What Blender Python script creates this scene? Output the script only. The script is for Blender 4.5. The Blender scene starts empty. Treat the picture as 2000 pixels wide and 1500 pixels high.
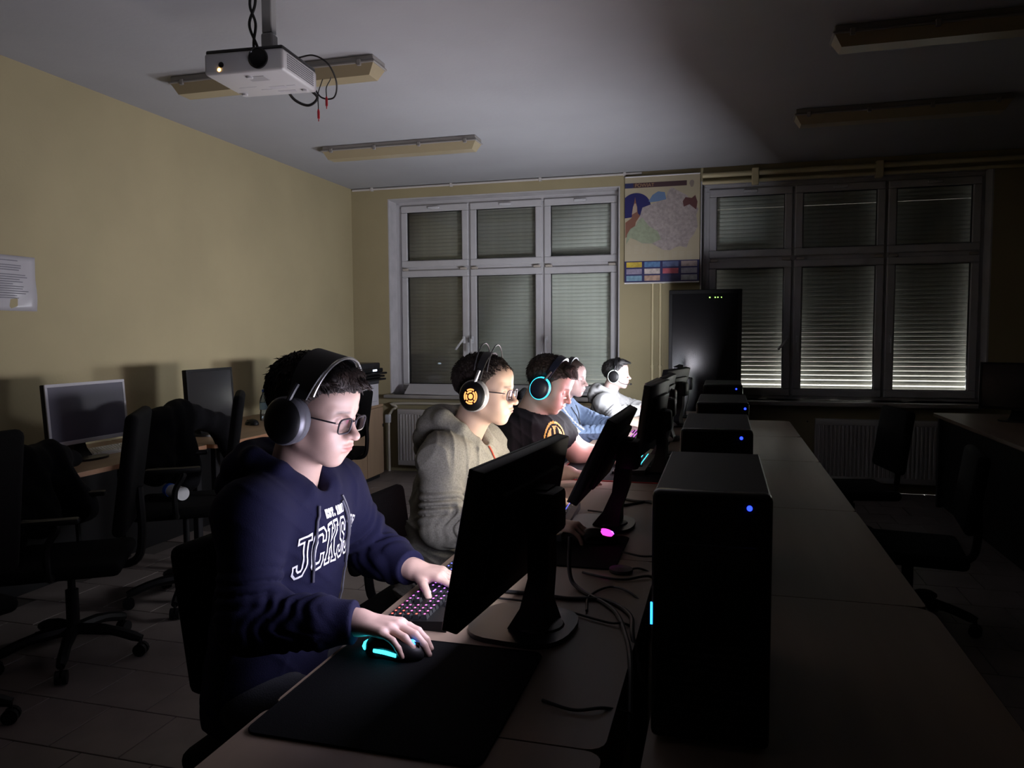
import bpy, bmesh, math, random
import numpy as np
from mathutils import Vector, Matrix, Quaternion
from mathutils.bvhtree import BVHTree
random.seed(7)
C = bpy.context.scene.collection
SC = bpy.context.scene

# ------------------------------------------------------------------ camera
F_PX, YAW, PITCH, ROLL, HC = 1488.9, 0.2707, 0.065986, -0.0052979, 1.40
def cam_axes():
    cy, sy, cp, sp, cr, sr = (math.cos(YAW), math.sin(YAW), math.cos(PITCH), math.sin(PITCH), math.cos(ROLL), math.sin(ROLL))
    w = Vector((-sy*cp, cy*cp, -sp)); r = Vector((cy, sy, 0)); u = r.cross(w)
    return cr*r + sr*u, -sr*r + cr*u, w
_r, _u, _w = cam_axes()
cd = bpy.data.cameras.new('camera'); cam = bpy.data.objects.new('camera', cd); C.objects.link(cam)
cd.sensor_width = 36; cd.lens = F_PX/2000*36; cd.clip_start = .02; cd.clip_end = 60
M = Matrix.Identity(4)
for i in range(3):
    M[i][0] = _r[i]; M[i][1] = _u[i]; M[i][2] = -_w[i]
M[2][3] = HC
cam.matrix_world = M
SC.camera = cam
# ------------------------------------------------------------------ world (night outside) and exposure
wd = bpy.data.worlds.new('night'); SC.world = wd; wd.use_nodes = True
wd.node_tree.nodes['Background'].inputs[0].default_value = (.55, .62, .75, 1)
wd.node_tree.nodes['Background'].inputs[1].default_value = .004
SC.view_settings.view_transform = 'Standard'; SC.view_settings.look = 'None'
SC.view_settings.gamma = 1; SC.view_settings.use_curve_mapping = False
SC.view_settings.exposure = 3.6
SC.cycles.max_bounces = 6; SC.cycles.diffuse_bounces = 2; SC.cycles.glossy_bounces = 3; SC.cycles.transmission_bounces = 4; SC.cycles.transparent_max_bounces = 8
SC.cycles.caustics_reflective = False; SC.cycles.caustics_refractive = False
# street lamp light outside, in front of the lowered shutters
def area(name, loc, rot, sx, sy, power, col):
    l = bpy.data.lights.new(name, 'AREA'); l.shape = 'RECTANGLE'; l.size = sx; l.size_y = sy; l.energy = power; l.color = col
    o = bpy.data.objects.new(name, l); C.objects.link(o); o.location = loc; o.rotation_euler = rot
    return o
area('street_light', (.85, 8.05, .84), (math.radians(-95), 0, 0), 3.6, .22, 9, (1, .97, .92))
area('outside_fill_light', (.85, 8.5, -.35), (math.radians(118), 0, 0), 4.2, .3, 20, (1, .97, .92))  # added lamp, lights the outside wall so the slat gaps look bright
SCREEN = 6.0            # radiance of a white screen

# ------------------------------------------------------------------ materials
MATS = {}
def nodes(m):
    m.use_nodes = True
    return m.node_tree.nodes, m.node_tree.links
def mat(name, col, rough=.6, metal=0., noise=None, bump=None, spec=None, scale=None, col2=None, trans=None, sheen=None):
    """noise: (scale, amount) colour mottling; bump: (scale, strength)"""
    if name in MATS: return MATS[name]
    m = bpy.data.materials.new(name); N, L = nodes(m); b = N['Principled BSDF']
    b.inputs['Base Color'].default_value = (*col, 1); b.inputs['Roughness'].default_value = rough; b.inputs['Metallic'].default_value = metal
    if spec is not None: b.inputs['Specular IOR Level'].default_value = spec
    if sheen: b.inputs['Sheen Weight'].default_value = sheen
    tc = N.new('ShaderNodeTexCoord')
    if noise:
        mp = N.new('ShaderNodeMapping'); L.new(tc.outputs['Object'], mp.inputs[0])
        if scale: mp.inputs['Scale'].default_value = scale
        t = N.new('ShaderNodeTexNoise'); t.inputs['Scale'].default_value = noise[0]; t.inputs['Detail'].default_value = 5
        L.new(mp.outputs[0], t.inputs['Vector'])
        mx = N.new('ShaderNodeMix'); mx.data_type = 'RGBA'
        c2 = col2 or tuple(max(0, c*(1-noise[1])) for c in col)
        mx.inputs[6].default_value = (*c2, 1); mx.inputs[7].default_value = (*col, 1)
        rp = N.new('ShaderNodeMapRange'); rp.inputs[1].default_value = .35; rp.inputs[2].default_value = .65
        L.new(t.outputs[0], rp.inputs[0]); L.new(rp.outputs[0], mx.inputs[0]); L.new(mx.outputs[2], b.inputs['Base Color'])
    if bump:
        t2 = N.new('ShaderNodeTexNoise'); t2.inputs['Scale'].default_value = bump[0]; t2.inputs['Detail'].default_value = 4
        mp2 = N.new('ShaderNodeMapping'); L.new(tc.outputs['Object'], mp2.inputs[0])
        if scale: mp2.inputs['Scale'].default_value = scale
        L.new(mp2.outputs[0], t2.inputs['Vector'])
        bp = N.new('ShaderNodeBump'); bp.inputs['Strength'].default_value = bump[1]; bp.inputs['Distance'].default_value = .004
        L.new(t2.outputs[0], bp.inputs['Height']); L.new(bp.outputs[0], b.inputs['Normal'])
    if trans:
        b.inputs['Transmission Weight'].default_value = trans
    MATS[name] = m
    return m
def emis(name, col, s, sample=False):
    if name in MATS: return MATS[name]
    m = bpy.data.materials.new(name); N, L = nodes(m); b = N['Principled BSDF']
    b.inputs['Base Color'].default_value = (.02, .02, .02, 1)
    b.inputs['Emission Color'].default_value = (*col, 1); b.inputs['Emission Strength'].default_value = s*.14
    if not sample: m.cycles.emission_sampling = 'NONE'
    MATS[name] = m
    return m
def glass(name, tint=(1, 1, 1), refl=1.0):
    if name in MATS: return MATS[name]
    m = bpy.data.materials.new(name); N, L = nodes(m); N.remove(N['Principled BSDF'])
    tr = N.new('ShaderNodeBsdfTransparent'); tr.inputs[0].default_value = (*tint, 1)
    gl = N.new('ShaderNodeBsdfGlossy'); gl.inputs['Roughness'].default_value = .02
    fr = N.new('ShaderNodeFresnel'); fr.inputs[0].default_value = 1.5
    mu = N.new('ShaderNodeMath'); mu.operation = 'MULTIPLY'; mu.inputs[1].default_value = refl
    mx = N.new('ShaderNodeMixShader'); L.new(fr.outputs[0], mu.inputs[0]); L.new(mu.outputs[0], mx.inputs[0])
    L.new(tr.outputs[0], mx.inputs[1]); L.new(gl.outputs[0], mx.inputs[2]); L.new(mx.outputs[0], N['Material Output'].inputs[0])
    MATS[name] = m
    return m
def attr_mat(name, rough=.5, sss=0., bump=None, spec=.4):
    """colour comes from the point colour attribute 'pig' (pigment: lips, brows...)"""
    if name in MATS: return MATS[name]
    m = bpy.data.materials.new(name); N, L = nodes(m); b = N['Principled BSDF']
    a = N.new('ShaderNodeAttribute'); a.attribute_name = 'pig'
    L.new(a.outputs['Color'], b.inputs['Base Color']); b.inputs['Roughness'].default_value = rough
    b.inputs['Specular IOR Level'].default_value = spec
    if sss:
        b.inputs['Subsurface Weight'].default_value = sss; b.inputs['Subsurface Radius'].default_value = (.8, .3, .2); b.inputs['Subsurface Scale'].default_value = .008
    if bump:
        tc = N.new('ShaderNodeTexCoord'); t2 = N.new('ShaderNodeTexNoise'); t2.inputs['Scale'].default_value = bump[0]
        L.new(tc.outputs['Object'], t2.inputs['Vector'])
        bp = N.new('ShaderNodeBump'); bp.inputs['Strength'].default_value = bump[1]; bp.inputs['Distance'].default_value = .002
        L.new(t2.outputs[0], bp.inputs['Height']); L.new(bp.outputs[0], b.inputs['Normal'])
    MATS[name] = m
    return m

WALLY = mat('yellow_plaster', (.350, .298, .172), .85, noise=(1.7, .09), bump=(55, .25))
CEIL = mat('white_ceiling_paint', (.355, .358, .375), .9, noise=(1.3, .08), bump=(40, .2))
TILE = mat('floor_tile', (.19, .158, .147), .42, noise=(6, .18), bump=(60, .05))
GROUT = mat('grout', (.06, .05, .045), .9)
PVC = mat('white_pvc', (.49, .482, .495), .42, noise=(9, .07))
REVEAL = mat('white_reveal_plaster', (.48, .465, .475), .85, noise=(7, .14), bump=(40, .3))
GASK = mat('black_gasket', (.012, .012, .012), .5)
SLAT = mat('shutter_slat', (.72, .73, .67), .5, noise=(14, .1))
PANE = glass('window_glass', (.98, 1, .985), 1.0)
BLK = mat('black_plastic', (.004, .004, .0045), .45, bump=(220, .05), spec=.22)
BLKS = mat('black_gloss_plastic', (.005, .005, .006), .22, spec=.3)
DGREY = mat('dark_grey_plastic', (.014, .014, .016), .4, spec=.3)
RUB = mat('black_cable_rubber', (.012, .011, .011), .5)
STEEL = mat('steel', (.55, .55, .56), .3, 1.)
DESKM = mat('beech_laminate', (.235, .170, .126), .45, noise=(9, .22), scale=(1, .08, 1), bump=(120, .03))
DESKE = mat('dark_beech_edging', (.11, .07, .045), .5)
WOODL = mat('light_oak_board', (.32, .21, .125), .45, noise=(7, .25), scale=(1, .07, 1))
FABK = mat('black_chair_fabric', (.0035, .0035, .004), .9, bump=(320, .4), spec=.1)
COAT = mat('black_coat_fabric', (.003, .003, .004), .9, spec=.1, bump=(90, .5))
WHITE = mat('white_plastic', (.55, .55, .57), .35)
PAPER = mat('paper', (.50, .49, .50), .6, bump=(14, .3))
RADM = mat('white_radiator_enamel', (.50, .475, .46), .32)
SILLM = mat('grey_sill_board', (.36, .34, .32), .5, noise=(8, .15))

# ------------------------------------------------------------------ mesh helpers
class MB:
    def __init__(s): s.v = []; s.f = []; s.m = []
    def add(s, v, f, mi=0):
        o = len(s.v); s.v += [tuple(x) for x in v]; s.f += [tuple(i+o for i in q) for q in f]; s.m += [mi]*len(f); return s
    def box(s, x0, x1, y0, y1, z0, z1, mi=0):
        v = [(x0,y0,z0),(x1,y0,z0),(x1,y1,z0),(x0,y1,z0),(x0,y0,z1),(x1,y0,z1),(x1,y1,z1),(x0,y1,z1)]
        return s.add(v, [(0,3,2,1),(4,5,6,7),(0,1,5,4),(1,2,6,5),(2,3,7,6),(3,0,4,7)], mi)
    def rbox(s, x0, x1, y0, y1, z0, z1, r=.004, seg=2, mi=0):
        bm = bmesh.new(); bmesh.ops.create_cube(bm, size=1)
        for v in bm.verts:
            v.co = ((x0+x1)/2 + v.co.x*(x1-x0), (y0+y1)/2 + v.co.y*(y1-y0), (z0+z1)/2 + v.co.z*(z1-z0))
        bmesh.ops.bevel(bm, geom=list(bm.edges), offset=r, segments=seg, profile=.5, affect='EDGES')
        bm.verts.index_update()
        s.add([v.co[:] for v in bm.verts], [[v.index for v in f.verts] for f in bm.faces], mi); bm.free(); return s
    def tube(s, pts, r, n=8, mi=0, caps=True, close=False):
        pts = [Vector(p) for p in pts]; rs = r if isinstance(r, (list, tuple)) else [r]*len(pts)
        rings = []; up = Vector((0, 0, 1)); pn = None
        for i, p in enumerate(pts):
            if close: t = pts[(i+1) % len(pts)] - pts[i-1]
            else: t = pts[min(i+1, len(pts)-1)] - pts[max(i-1, 0)]
            if t.length < 1e-9: t = Vector((0, 0, 1))
            t.normalize()
            if pn is None:
                a = up if abs(t.z) < .9 else Vector((1, 0, 0)); pn = t.cross(a).normalized()
            else:
                pn = (pn - t*pn.dot(t)); pn = pn.normalized() if pn.length > 1e-6 else t.orthogonal().normalized()
            b = t.cross(pn)
            rings.append([p + (pn*math.cos(2*math.pi*k/n) + b*math.sin(2*math.pi*k/n))*rs[i] for k in range(n)])
        v = [q for rg in rings for q in rg]; f = []
        m = len(rings)
        for i in range(m if close else m-1):
            j = (i+1) % m
            for k in range(n):
                f.append((i*n+k, i*n+(k+1) % n, j*n+(k+1) % n, j*n+k))
        if caps and not close:
            f.append(tuple(range(n-1, -1, -1))); f.append(tuple((m-1)*n+k for k in range(n)))
        return s.add(v, f, mi)
    def cyl(s, p0, p1, r0, r1=None, n=20, mi=0): return s.tube([p0, p1], [r0, r1 if r1 is not None else r0], n, mi)
    def lathe(s, prof, n=24, mi=0, M=None):
        """prof: (r,z) list turned about z, then transformed by M"""
        v = []; f = []
        for (r, z) in prof:
            for k in range(n):
                a = 2*math.pi*k/n; v.append(Vector((r*math.cos(a), r*math.sin(a), z)))
        for i in range(len(prof)-1):
            for k in range(n): f.append((i*n+k, i*n+(k+1) % n, (i+1)*n+(k+1) % n, (i+1)*n+k))
        if prof[0][0] > 1e-5: f.append(tuple(range(n-1, -1, -1)))
        if prof[-1][0] > 1e-5: f.append(tuple((len(prof)-1)*n+k for k in range(n)))
        if M is not None: v = [M @ x for x in v]
        return s.add(v, f, mi)
    def prism(s, poly, axis, a0, a1, mi=0):
        """poly 2D extruded along axis ('x': poly=(y,z); 'y': (x,z); 'z': (x,y))"""
        def P(p, a): return {'x': (a, p[0], p[1]), 'y': (p[0], a, p[1]), 'z': (p[0], p[1], a)}[axis]
        n = len(poly); v = [P(p, a0) for p in poly] + [P(p, a1) for p in poly]
        f = [tuple(range(n)), tuple(range(2*n-1, n-1, -1))] + [(i, n+i, n+(i+1) % n, (i+1) % n) for i in range(n)]
        return s.add(v, f, mi)
    def xf(s, M):
        s.v = [tuple(M @ Vector(p)) for p in s.v]; return s
    def mesh(s, name, mats, smooth=False, auto=None):
        me = bpy.data.meshes.new(name); me.from_pydata(s.v, [], s.f)
        for m in (mats if isinstance(mats, (list, tuple)) else [mats]): me.materials.append(m)
        me.polygons.foreach_set('material_index', s.m)
        bm = bmesh.new(); bm.from_mesh(me); bmesh.ops.recalc_face_normals(bm, faces=bm.faces); bm.to_mesh(me); bm.free()
        if smooth:
            me.shade_smooth()
            me.set_sharp_from_angle(angle=math.radians(auto or 40))
        return me
    def build(s, name, mats, parent=None, smooth=False, auto=None):
        return link(name, s.mesh(name, mats, smooth, auto), parent)
def link(name, me, parent=None):
    o = bpy.data.objects.new(name, me); C.objects.link(o)
    if parent: o.parent = parent
    return o
def tag(o, label=None, cat=None, group=None, kind=None):
    if label: o['label'] = label
    if cat: o['category'] = cat
    if group: o['group'] = group
    if kind: o['kind'] = kind
    return o
def thing(name, label, cat, loc=(0, 0, 0), rotz=0, group=None):
    o = bpy.data.objects.new(name, None); C.objects.link(o); o.location = loc; o.rotation_euler = (0, 0, rotz); o.empty_display_size = .1
    return tag(o, label, cat, group)
def kids(o): return [c for c in bpy.data.objects if c.parent == o]
def copy_tree(o, parent=None):
    c = o.copy(); C.objects.link(c); c.parent = parent
    for ch in kids(o): copy_tree(ch, c)
    return c
def T(x, y, z): return Matrix.Translation((x, y, z))
def RX(a): return Matrix.Rotation(a, 4, 'X')
def RY(a): return Matrix.Rotation(a, 4, 'Y')
def RZ(a): return Matrix.Rotation(a, 4, 'Z')
def spline(pts, n=8):
    P = [Vector(p) for p in pts]; P = [2*P[0]-P[1]] + P + [2*P[-1]-P[-2]]; out = []
    for i in range(1, len(P)-2):
        for k in range(n):
            t = k/n; a, b, c, d = P[i-1], P[i], P[i+1], P[i+2]
            out.append(.5*((2*b) + (c-a)*t + (2*a-5*b+4*c-d)*t*t + (3*b-a-3*c+d)*t**3))
    out.append(P[-2]); return out
rad = math.radians

# ------------------------------------------------------------------ room shell
XL, XR, YB, YF, H = -3.69, 2.95, 7.184, -2.6, 2.88
ZS, ZT = .79, 2.76           # window opening heights
W1, W2 = (-3.287, -.944), (-.215, 2.125)
YW = 7.36                    # window frame plane
def struct(name, mb, m, smooth=False): return tag(mb.build(name, m, None, smooth), kind='structure')
mb = MB(); mb.box(XL-.15, XL, YF, YB+.35, 0, H); wl = struct('wall_left', mb, WALLY)
mb = MB(); mb.box(XR, XR+.15, YF, YB+.35, 0, H); struct('wall_right', mb, WALLY)
mb = MB(); mb.box(XL-.15, XR+.15, YF-.15, YF, 0, H); struct('wall_front', mb, WALLY)
mb = MB()
for (x0, x1, z0, z1) in ((XL, W1[0], 0, H), (W1[1], W2[0], 0, H), (W2[1], XR, 0, H), (W1[0], W1[1], ZT, H), (W2[0], W2[1], ZT, H), (W1[0], W1[1], 0, ZS), (W2[0], W2[1], 0, ZS)):
    mb.box(x0, x1, YB, YB+.34, z0, z1)
wb = struct('wall_back', mb, WALLY)
# white plaster lining of the two window openings
for W in (W1, W2):
    mb = MB()
    mb.box(W[0], W[0]+.012, YB-.002, YB+.30, ZS, ZT); mb.box(W[1]-.012, W[1], YB-.002, YB+.30, ZS, ZT)
    mb.box(W[0]+.012, W[1]-.012, YB-.002, YB+.30, ZT-.012, ZT)
    mb.build('reveal_lining', REVEAL, wb)
mb = MB(); mb.box(XL-.15, XR+.15, YF-.15, YB+.35, H, H+.12); cl = struct('ceiling', mb, CEIL)
mb = MB(); mb.box(XL, XR, YF, YB, -.08, -.006); fl = struct('floor', mb, GROUT)
# floor tiles, half-bond rows
TP = .288
tm = MB(); tm.rbox(-TP/2+.0025, TP/2-.0025, -TP/2+.0025, TP/2-.0025, -.007, 0, .0015, 1); tme = tm.mesh('tile', TILE)
spots = []
j0 = math.floor((0 - 2.29)/TP); j1 = math.ceil((YB-2.29)/TP)
for j in range(math.floor((YF-2.29)/TP)-1, j1+1):
    yc = 2.29 + (j+.5)*TP; off = 0 if j % 2 == 0 else TP/2
    for i in range(-8, 20):
        spots.append((-1.78 - .0 + (i-6)*TP + off + TP/2, yc))
def floor_score(x, y):
    if y < 1.2: return 99
    d = math.hypot(x+1.9, (y-3.6)*.62)
    return d if -3.5 < x < -.6 else d+5
spots = [s for s in spots if XL+TP/2-.02 < s[0] < XR-TP/2+.02 and YF+TP/2 < s[1] < YB-TP/2+.06]
spots.sort(key=lambda s: floor_score(*s))
for (x, y) in spots[:200]:
    o = link('tile', tme, fl); o.location = (x, min(y, YB-TP/2), 0)
mb = MB()
for (x, y) in spots[200:]:
    mb.box(x-TP/2+.0025, x+TP/2-.0025, y-TP/2+.0025, min(y+TP/2-.0025, YB), -.007, 0)
tag(mb.build('tiling', TILE, fl), kind='stuff')
# thin cable conduit along the top of the back wall and heating pipe above the dark window
mb = MB(); mb.tube([(XL+.02, YB-.012, H-.016), (W1[1]+.2, YB-.012, H-.016)], .011, 8)
for x in (-3.45, -2.6, -1.7, -.9): mb.box(x-.012, x+.012, YB-.028, YB, H-.034, H-.001)
tag(mb.build('conduit_pipe', mat('grey_conduit', (.52, .49, .47), .5), None, True), 'thin grey cable conduit running along the top of the back wall', 'pipe')

# ------------------------------------------------------------------ windows with roller shutters
def frame_ring(mb, x0, x1, z0, z1, w, y0, y1, r=.004):
    mb.rbox(x0, x1, y0, y1, z0, z0+w, r, 1); mb.rbox(x0, x1, y0, y1, z1-w, z1, r, 1)
    mb.rbox(x0, x0+w, y0, y1, z0+w, z1-w, r, 1); mb.rbox(x1-w, x1, y0, y1, z0+w, z1-w, r, 1)
def slat_mesh(w):
    n = 5; v = []; f = []
    prof = [(.0, -.0185), (-.0055, -.010), (-.007, 0), (-.0055, .010), (.0, .0185)]
    back = [(p[0]+.003, p[1]) for p in prof]
    poly = prof + back[::-1]
    m = MB(); m.prism(poly, 'x', -w/2, w/2); return m.mesh('slat', SLAT)
def handle(parent, x, z, open_):
    h = MB(); h.rbox(-.014, .014, -.012, 0, -.035, .035, .005, 2); h.tube([(0, -.012, 0), (0, -.04, 0)], .009, 10)
    a = rad(-38) if open_ else rad(0)
    h.add([], [])
    o = h.build('handle', WHITE, parent, True); o.location = (x, YW-.065, z)
    g = MB(); g.rbox(-.010, .010, -.052, -.036, -.125, .012, .006, 2); l = g.build('lever', WHITE, o, True); l.rotation_euler = (0, -a, 0)
def window(idx, X0, label):
    root = tag(thing('window_%d' % idx, label, None), kind='structure')
    dx = X0 - W1[0]
    fr = MB()
    x0, x1 = -3.245+dx, -.955+dx; z0, z1 = ZS, 2.738
    mull = (-2.478+dx, -1.716+dx)
    frame_ring(fr, x0, x1, z0, z1, .045, YW, YW+.07)
    for mx in mull: fr.rbox(mx-.022, mx+.022, YW+.002, YW+.07, z0+.045, z1-.045, .004, 1)
    fr.rbox(x0+.045, x1-.045, YW+.004, YW+.068, 2.035, 2.095, .004, 1)
    fr.box(X0+.012, x0+.004, YW+.002, YW+.07, z0, z1); fr.box(x1-.004, X0+2.331, YW+.002, YW+.07, z0, z1); fr.box(X0+.012, X0+2.331, YW+.002, YW+.07, z1-.004, ZT-.012)
    fr.build('frame', PVC, root)
    bays = [(x0+.030, mull[0]-.010), (mull[0]+.010, mull[1]-.010), (mull[1]+.010, x1-.030)]
    for bi, (a, b) in enumerate(bays):
        for (c, d, nm) in ((z0+.028, 2.052, 'casement'), (2.084, z1-.028, 'vent')):
            s = MB(); frame_ring(s, a, b, c, d, .068, YW-.022, YW+.03, .008)
            so = s.build('sash', PVC, root)
            g = MB(); frame_ring(g, a+.066, b-.066, c+.066, d-.066, .007, YW-.008, YW+.02, .001); g.build('gasket', GASK, so)
            p = MB(); p.box(a+.070, b-.070, YW+.004, YW+.008, c+.070, d-.070); p.build('pane', PANE, so)
            if nm == 'vent':
                cp = MB(); cp.rbox((a+b)/2-.06, (a+b)/2+.06, YW-.040, YW-.020, d-.045, d-.020, .004, 1); cp.build('catch', WHITE, so, True)
            else:
                for hx in (a+.05, b-.05):
                    hb = MB(); hb.rbox(hx-.035, hx+.035, YW-.034, YW-.018, d-.004, d+.020, .004, 1); hb.build('hinge', mat('aged_hinge', (.42, .38, .33), .5), so, True)
    handle(root, bays[0][1]-.035, 1.34, True); handle(root, bays[1][0]+.035, 1.34, False); handle(root, bays[2][0]+.035, 1.34, False)
    # shutter curtain, one per bay, each slat its own piece; the lowest slats hang apart and let light in
    for bi, (a, b) in enumerate(bays):
        sh = MB(); sh.box(a+.01, a+.03, YW+.125, YW+.155, ZS+.01, 2.76); sh.box(b-.03, b-.01, YW+.125, YW+.155, ZS+.01, 2.76)
        so = sh.build('shutter', mat('shutter_rail', (.35, .35, .34), .5), root)
        me = slat_mesh(b-a-.045)
        z = ZS + .045 + (.006 if idx == 2 else .0); k = 0
        while z < 2.74:
            if not (2.515 < z < 2.53 and False):
                o = link('slat', me, so); o.location = ((a+b)/2, YW+.14, z)
            if idx == 2: gap = {0: .010, 1: .012, 2: .009, 3: .007, 4: .005, 5: .003, 6: .002, 7: .0015}.get(k, .0008 if k < 14 else .0002)
            else: gap = ({0: .008, 1: .006, 2: .003, 3: .0015} if bi == 2 else {}).get(k, .0003)
            if idx == 2 and abs(z-2.53) < .02: gap = .0016
            z += .037+gap; k += 1
    return root
window(1, W1[0], 'white three-bay window with lowered shutters, lit by the screens')
window(2, W2[0], 'white three-bay window in the dark with light leaking under its shutters')
mb = MB(); mb.box(-6, 6, 9.4, 9.6, -1, 4); struct('wall_added_outside', mb, REVEAL)  # wall added outside as a lit backdrop for the slat gaps
# outer closing wall of the building below/above the shutters is the wall itself; sills
for i, W in enumerate((W1, W2)):
    mb = MB(); mb.rbox(W[0]-.03, W[1]+.03, YB-.11, YW+.01, ZS-.035, ZS, .006, 2)
    o = mb.build('trim_%d' % (i+1), SILLM, None, True); tag(o, kind='structure')
# apron board and valve pipe under the first sill
# ------------------------------------------------------------------ radiators
def radiator(x0, x1, z0, z1, y, label):
    r = thing('radiator', label, 'radiator', (0, 0, 0), 0)
    n = int((x1-x0)/.033); poly = []
    for i in range(n+1):
        xa = x0+.015+(x1-x0-.03)*i/n
        w = (x1-x0-.03)/n
        poly += [(xa, y), (xa+w*.30, y), (xa+w*.42, y-.012), (xa+w*.80, y-.012), (xa+w*.92, y)]
    poly = poly[:-4]
    v = [(p[0], p[1], z0+.05) for p in poly] + [(p[0], p[1], z1-.05) for p in poly]; m = len(poly)
    b = MB(); b.add(v, [(i, i+1, m+i+1, m+i) for i in range(m-1)])
    b.build('ribbed_panel', RADM, r)
    b = MB(); b.rbox(x0, x1, y-.004, y+.05, z1-.052, z1, .006, 2); b.rbox(x0, x1, y-.004, y+.05, z0, z0+.052, .006, 2)
    b.rbox(x0, x0+.018, y-.003, y+.05, z0, z1, .004, 1); b.rbox(x1-.018, x1, y-.003, y+.05, z0, z1, .004, 1)
    b.box(x0+.01, x1-.01, y+.02, y+.045, z0+.03, z1-.03)
    b.build('casing', RADM, r, True)
    for xx in (x0+.2, x1-.2): b = MB(); b.box(xx-.02, xx+.02, y+.04, YB, z0+.1, z1-.1); b.build('wall_bracket', DGREY, r)
    b = MB(); b.cyl(((x0+x1)/2-.55, y-.0045, z1-.025), ((x0+x1)/2-.55, y-.008, z1-.025), .006, None, 10); b.build('vent_plug', BLK, r)
    return r
radiator(-3.17, -1.35, .075, .645, YB-.10, 'white ribbed radiator under the lit window')
radiator(.78, 1.75, .10, .645, YB-.10, 'white ribbed radiator in the dark under the right window')
# pipes
mb = MB(); mb.tube(spline([(-3.29, YB-.05, 0.0), (-3.29, YB-.05, .5), (-3.27, YB-.05, .60), (-3.20, YB-.05, .66), (-3.10, YB-.04, .70), (-1.2, YB-.04, .70)], 5), .014, 10)
o = mb.build('heating_pipe', mat('painted_pipe', (.55, .50, .40), .5), None, True); tag(o, 'cream heating pipe bending under the sill of the lit window', 'pipe')
v = MB(); v.rbox(-3.315, -3.265, YB-.09, YB-.04, .50, .585, .006, 2); v.build('valve', WHITE, o, True)
PIPE = mat('cream_wall_pipe', (.58, .50, .30), .5)
for k, (x, lab) in enumerate(((-.635, 'left one of two thin cream pipes running down the wall below the map'), (-.565, 'right one of two thin cream pipes running down the wall below the map'))):
    mb = MB(); mb.tube([(x, YB-.03, 0.), (x, YB-.03, H-.05)], .012, 10); o = mb.build('wall_pipe', PIPE, None, True); tag(o, lab, 'pipe', 'pipes below the map')
    b = MB(); b.tube([(x, YB-.03, 1.09), (x, YB, 1.09)], .008, 8); b.lathe([(.013, -.012), (.018, -.012), (.018, .012), (.013, .012)], 14, 0, T(x, YB-.03, 1.09)); b.build('clamp', PIPE, o, True)
mb = MB(); mb.tube([(-.2, YB-.05, 2.80), (XR-.02, YB-.05, 2.80)], .022, 10); mb.tube([(-.2, YB-.05, 2.735), (XR-.02, YB-.05, 2.735)], .016, 10)
mb.rbox(.22, .28, YB-.08, YB, 2.70, 2.84, .005, 1); mb.rbox(1.22, 1.28, YB-.08, YB, 2.70, 2.84, .005, 1)
tag(mb.build('ceiling_pipe', PIPE, None, True), 'pair of pipes above the dark right window below the ceiling', 'pipe')

# ------------------------------------------------------------------ desks
ZD = .75
def desk(x0, x1, y0, y1, label, group, top=DESKM, edge=DESKE, name='desk', panels=True, rc=.03):
    d = thing(name, label, 'desk', ((x0+x1)/2, (y0+y1)/2, 0), 0, group)
    w, l = (x1-x0)/2, (y1-y0)/2
    b = MB()
    poly = []
    for (cx, cy, a0) in ((w-rc, -l+rc, -90), (w-rc, l-rc, 0), (-w+rc, l-rc, 90), (-w+rc, -l+rc, 180)):
        for k in range(5):
            a = rad(a0+90*k/4); poly.append((cx+rc*math.cos(a), cy+rc*math.sin(a)))
    b.prism(poly, 'z', ZD-.024, ZD); b.build('tabletop', top, d)
    e = MB(); n = len(poly)
    out = [(p[0]*(1+.0015/w), p[1]*(1+.0015/l)) for p in poly]
    e.add([(p[0], p[1], ZD-.0235) for p in out] + [(p[0], p[1], ZD-.0008) for p in out], [(i, (i+1) % n, n+(i+1) % n, n+i) for i in range(n)])
    e.build('edge_band', edge, d)
    for sx in (-1, 1):
        for sy in (-1, 1):
            g = MB(); g.rbox(sx*(w-.05)-.02, sx*(w-.05)+.02, sy*(l-.05)-.02, sy*(l-.05)+.02, 0, ZD-.024, .004, 1); g.build('leg', DGREY, d)
    if not panels:
        g = MB(); g.box(-w+.06, -w+.075, -l+.02, l-.02, .02, ZD-.03); g.build('shade_panel', BLK, d)  # black sheet added to stand in for the shade under the desk
    if panels:
        g = MB(); g.box(w-.09, w-.075, -l+.08, l-.08, .25, ZD-.03); g.build('modesty_panel', top, d)
    return d
LJ = [.50, 1.50, 2.50, 3.49, 4.48, 5.47, 6.46]
who = ['nearest the camera, under the large black mouse mat', 'under the near keyboard of the boy in navy hoodie', 'in front of the boy in grey hoodie', 'in front of the boy in black T-shirt', 'in front of the boy in blue jacket', 'in front of the boy in white hoodie, farthest']
LJ = [.05, 1.14, 2.16, 3.14, 4.12, 5.10, 6.46]
for i in range(6):
    desk(-.76, -.172, LJ[i]+.002, LJ[i+1]-.002, 'beech desk of the seated row ' + who[i], 'desks of the seated row')
RJ = [.93, 1.955, 2.96, 4.06, 5.0, 5.90]
whr = ['nearest the camera, under the first black tower', 'second from the camera', 'third from the camera', 'fourth from the camera', 'farthest from the camera, near the black cabinet']
for i in range(5):
    o_ = .008 if i == 0 else 0
    desk(-.112, .470+o_, RJ[i]+.002, RJ[i+1]-.002, 'bare beech desk of the dark right-hand row, ' + whr[i], 'desks of the dark right row', rc=.05 if i in (0, 4) else .015)
desk(-3.675, -2.95, 2.25, 3.86, 'wooden desk at the yellow wall under the silver monitor', 'desks along the yellow wall', WOODL, mat('brown_edging', (.30, .15, .08), .5), panels=False)
desk(-3.675, -2.90, 3.87, 5.50, 'wooden desk at the yellow wall with black mouse and water bottle', 'desks along the yellow wall', WOODL, mat('brown_edging', (.30, .15, .08), .5), panels=False)
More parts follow.
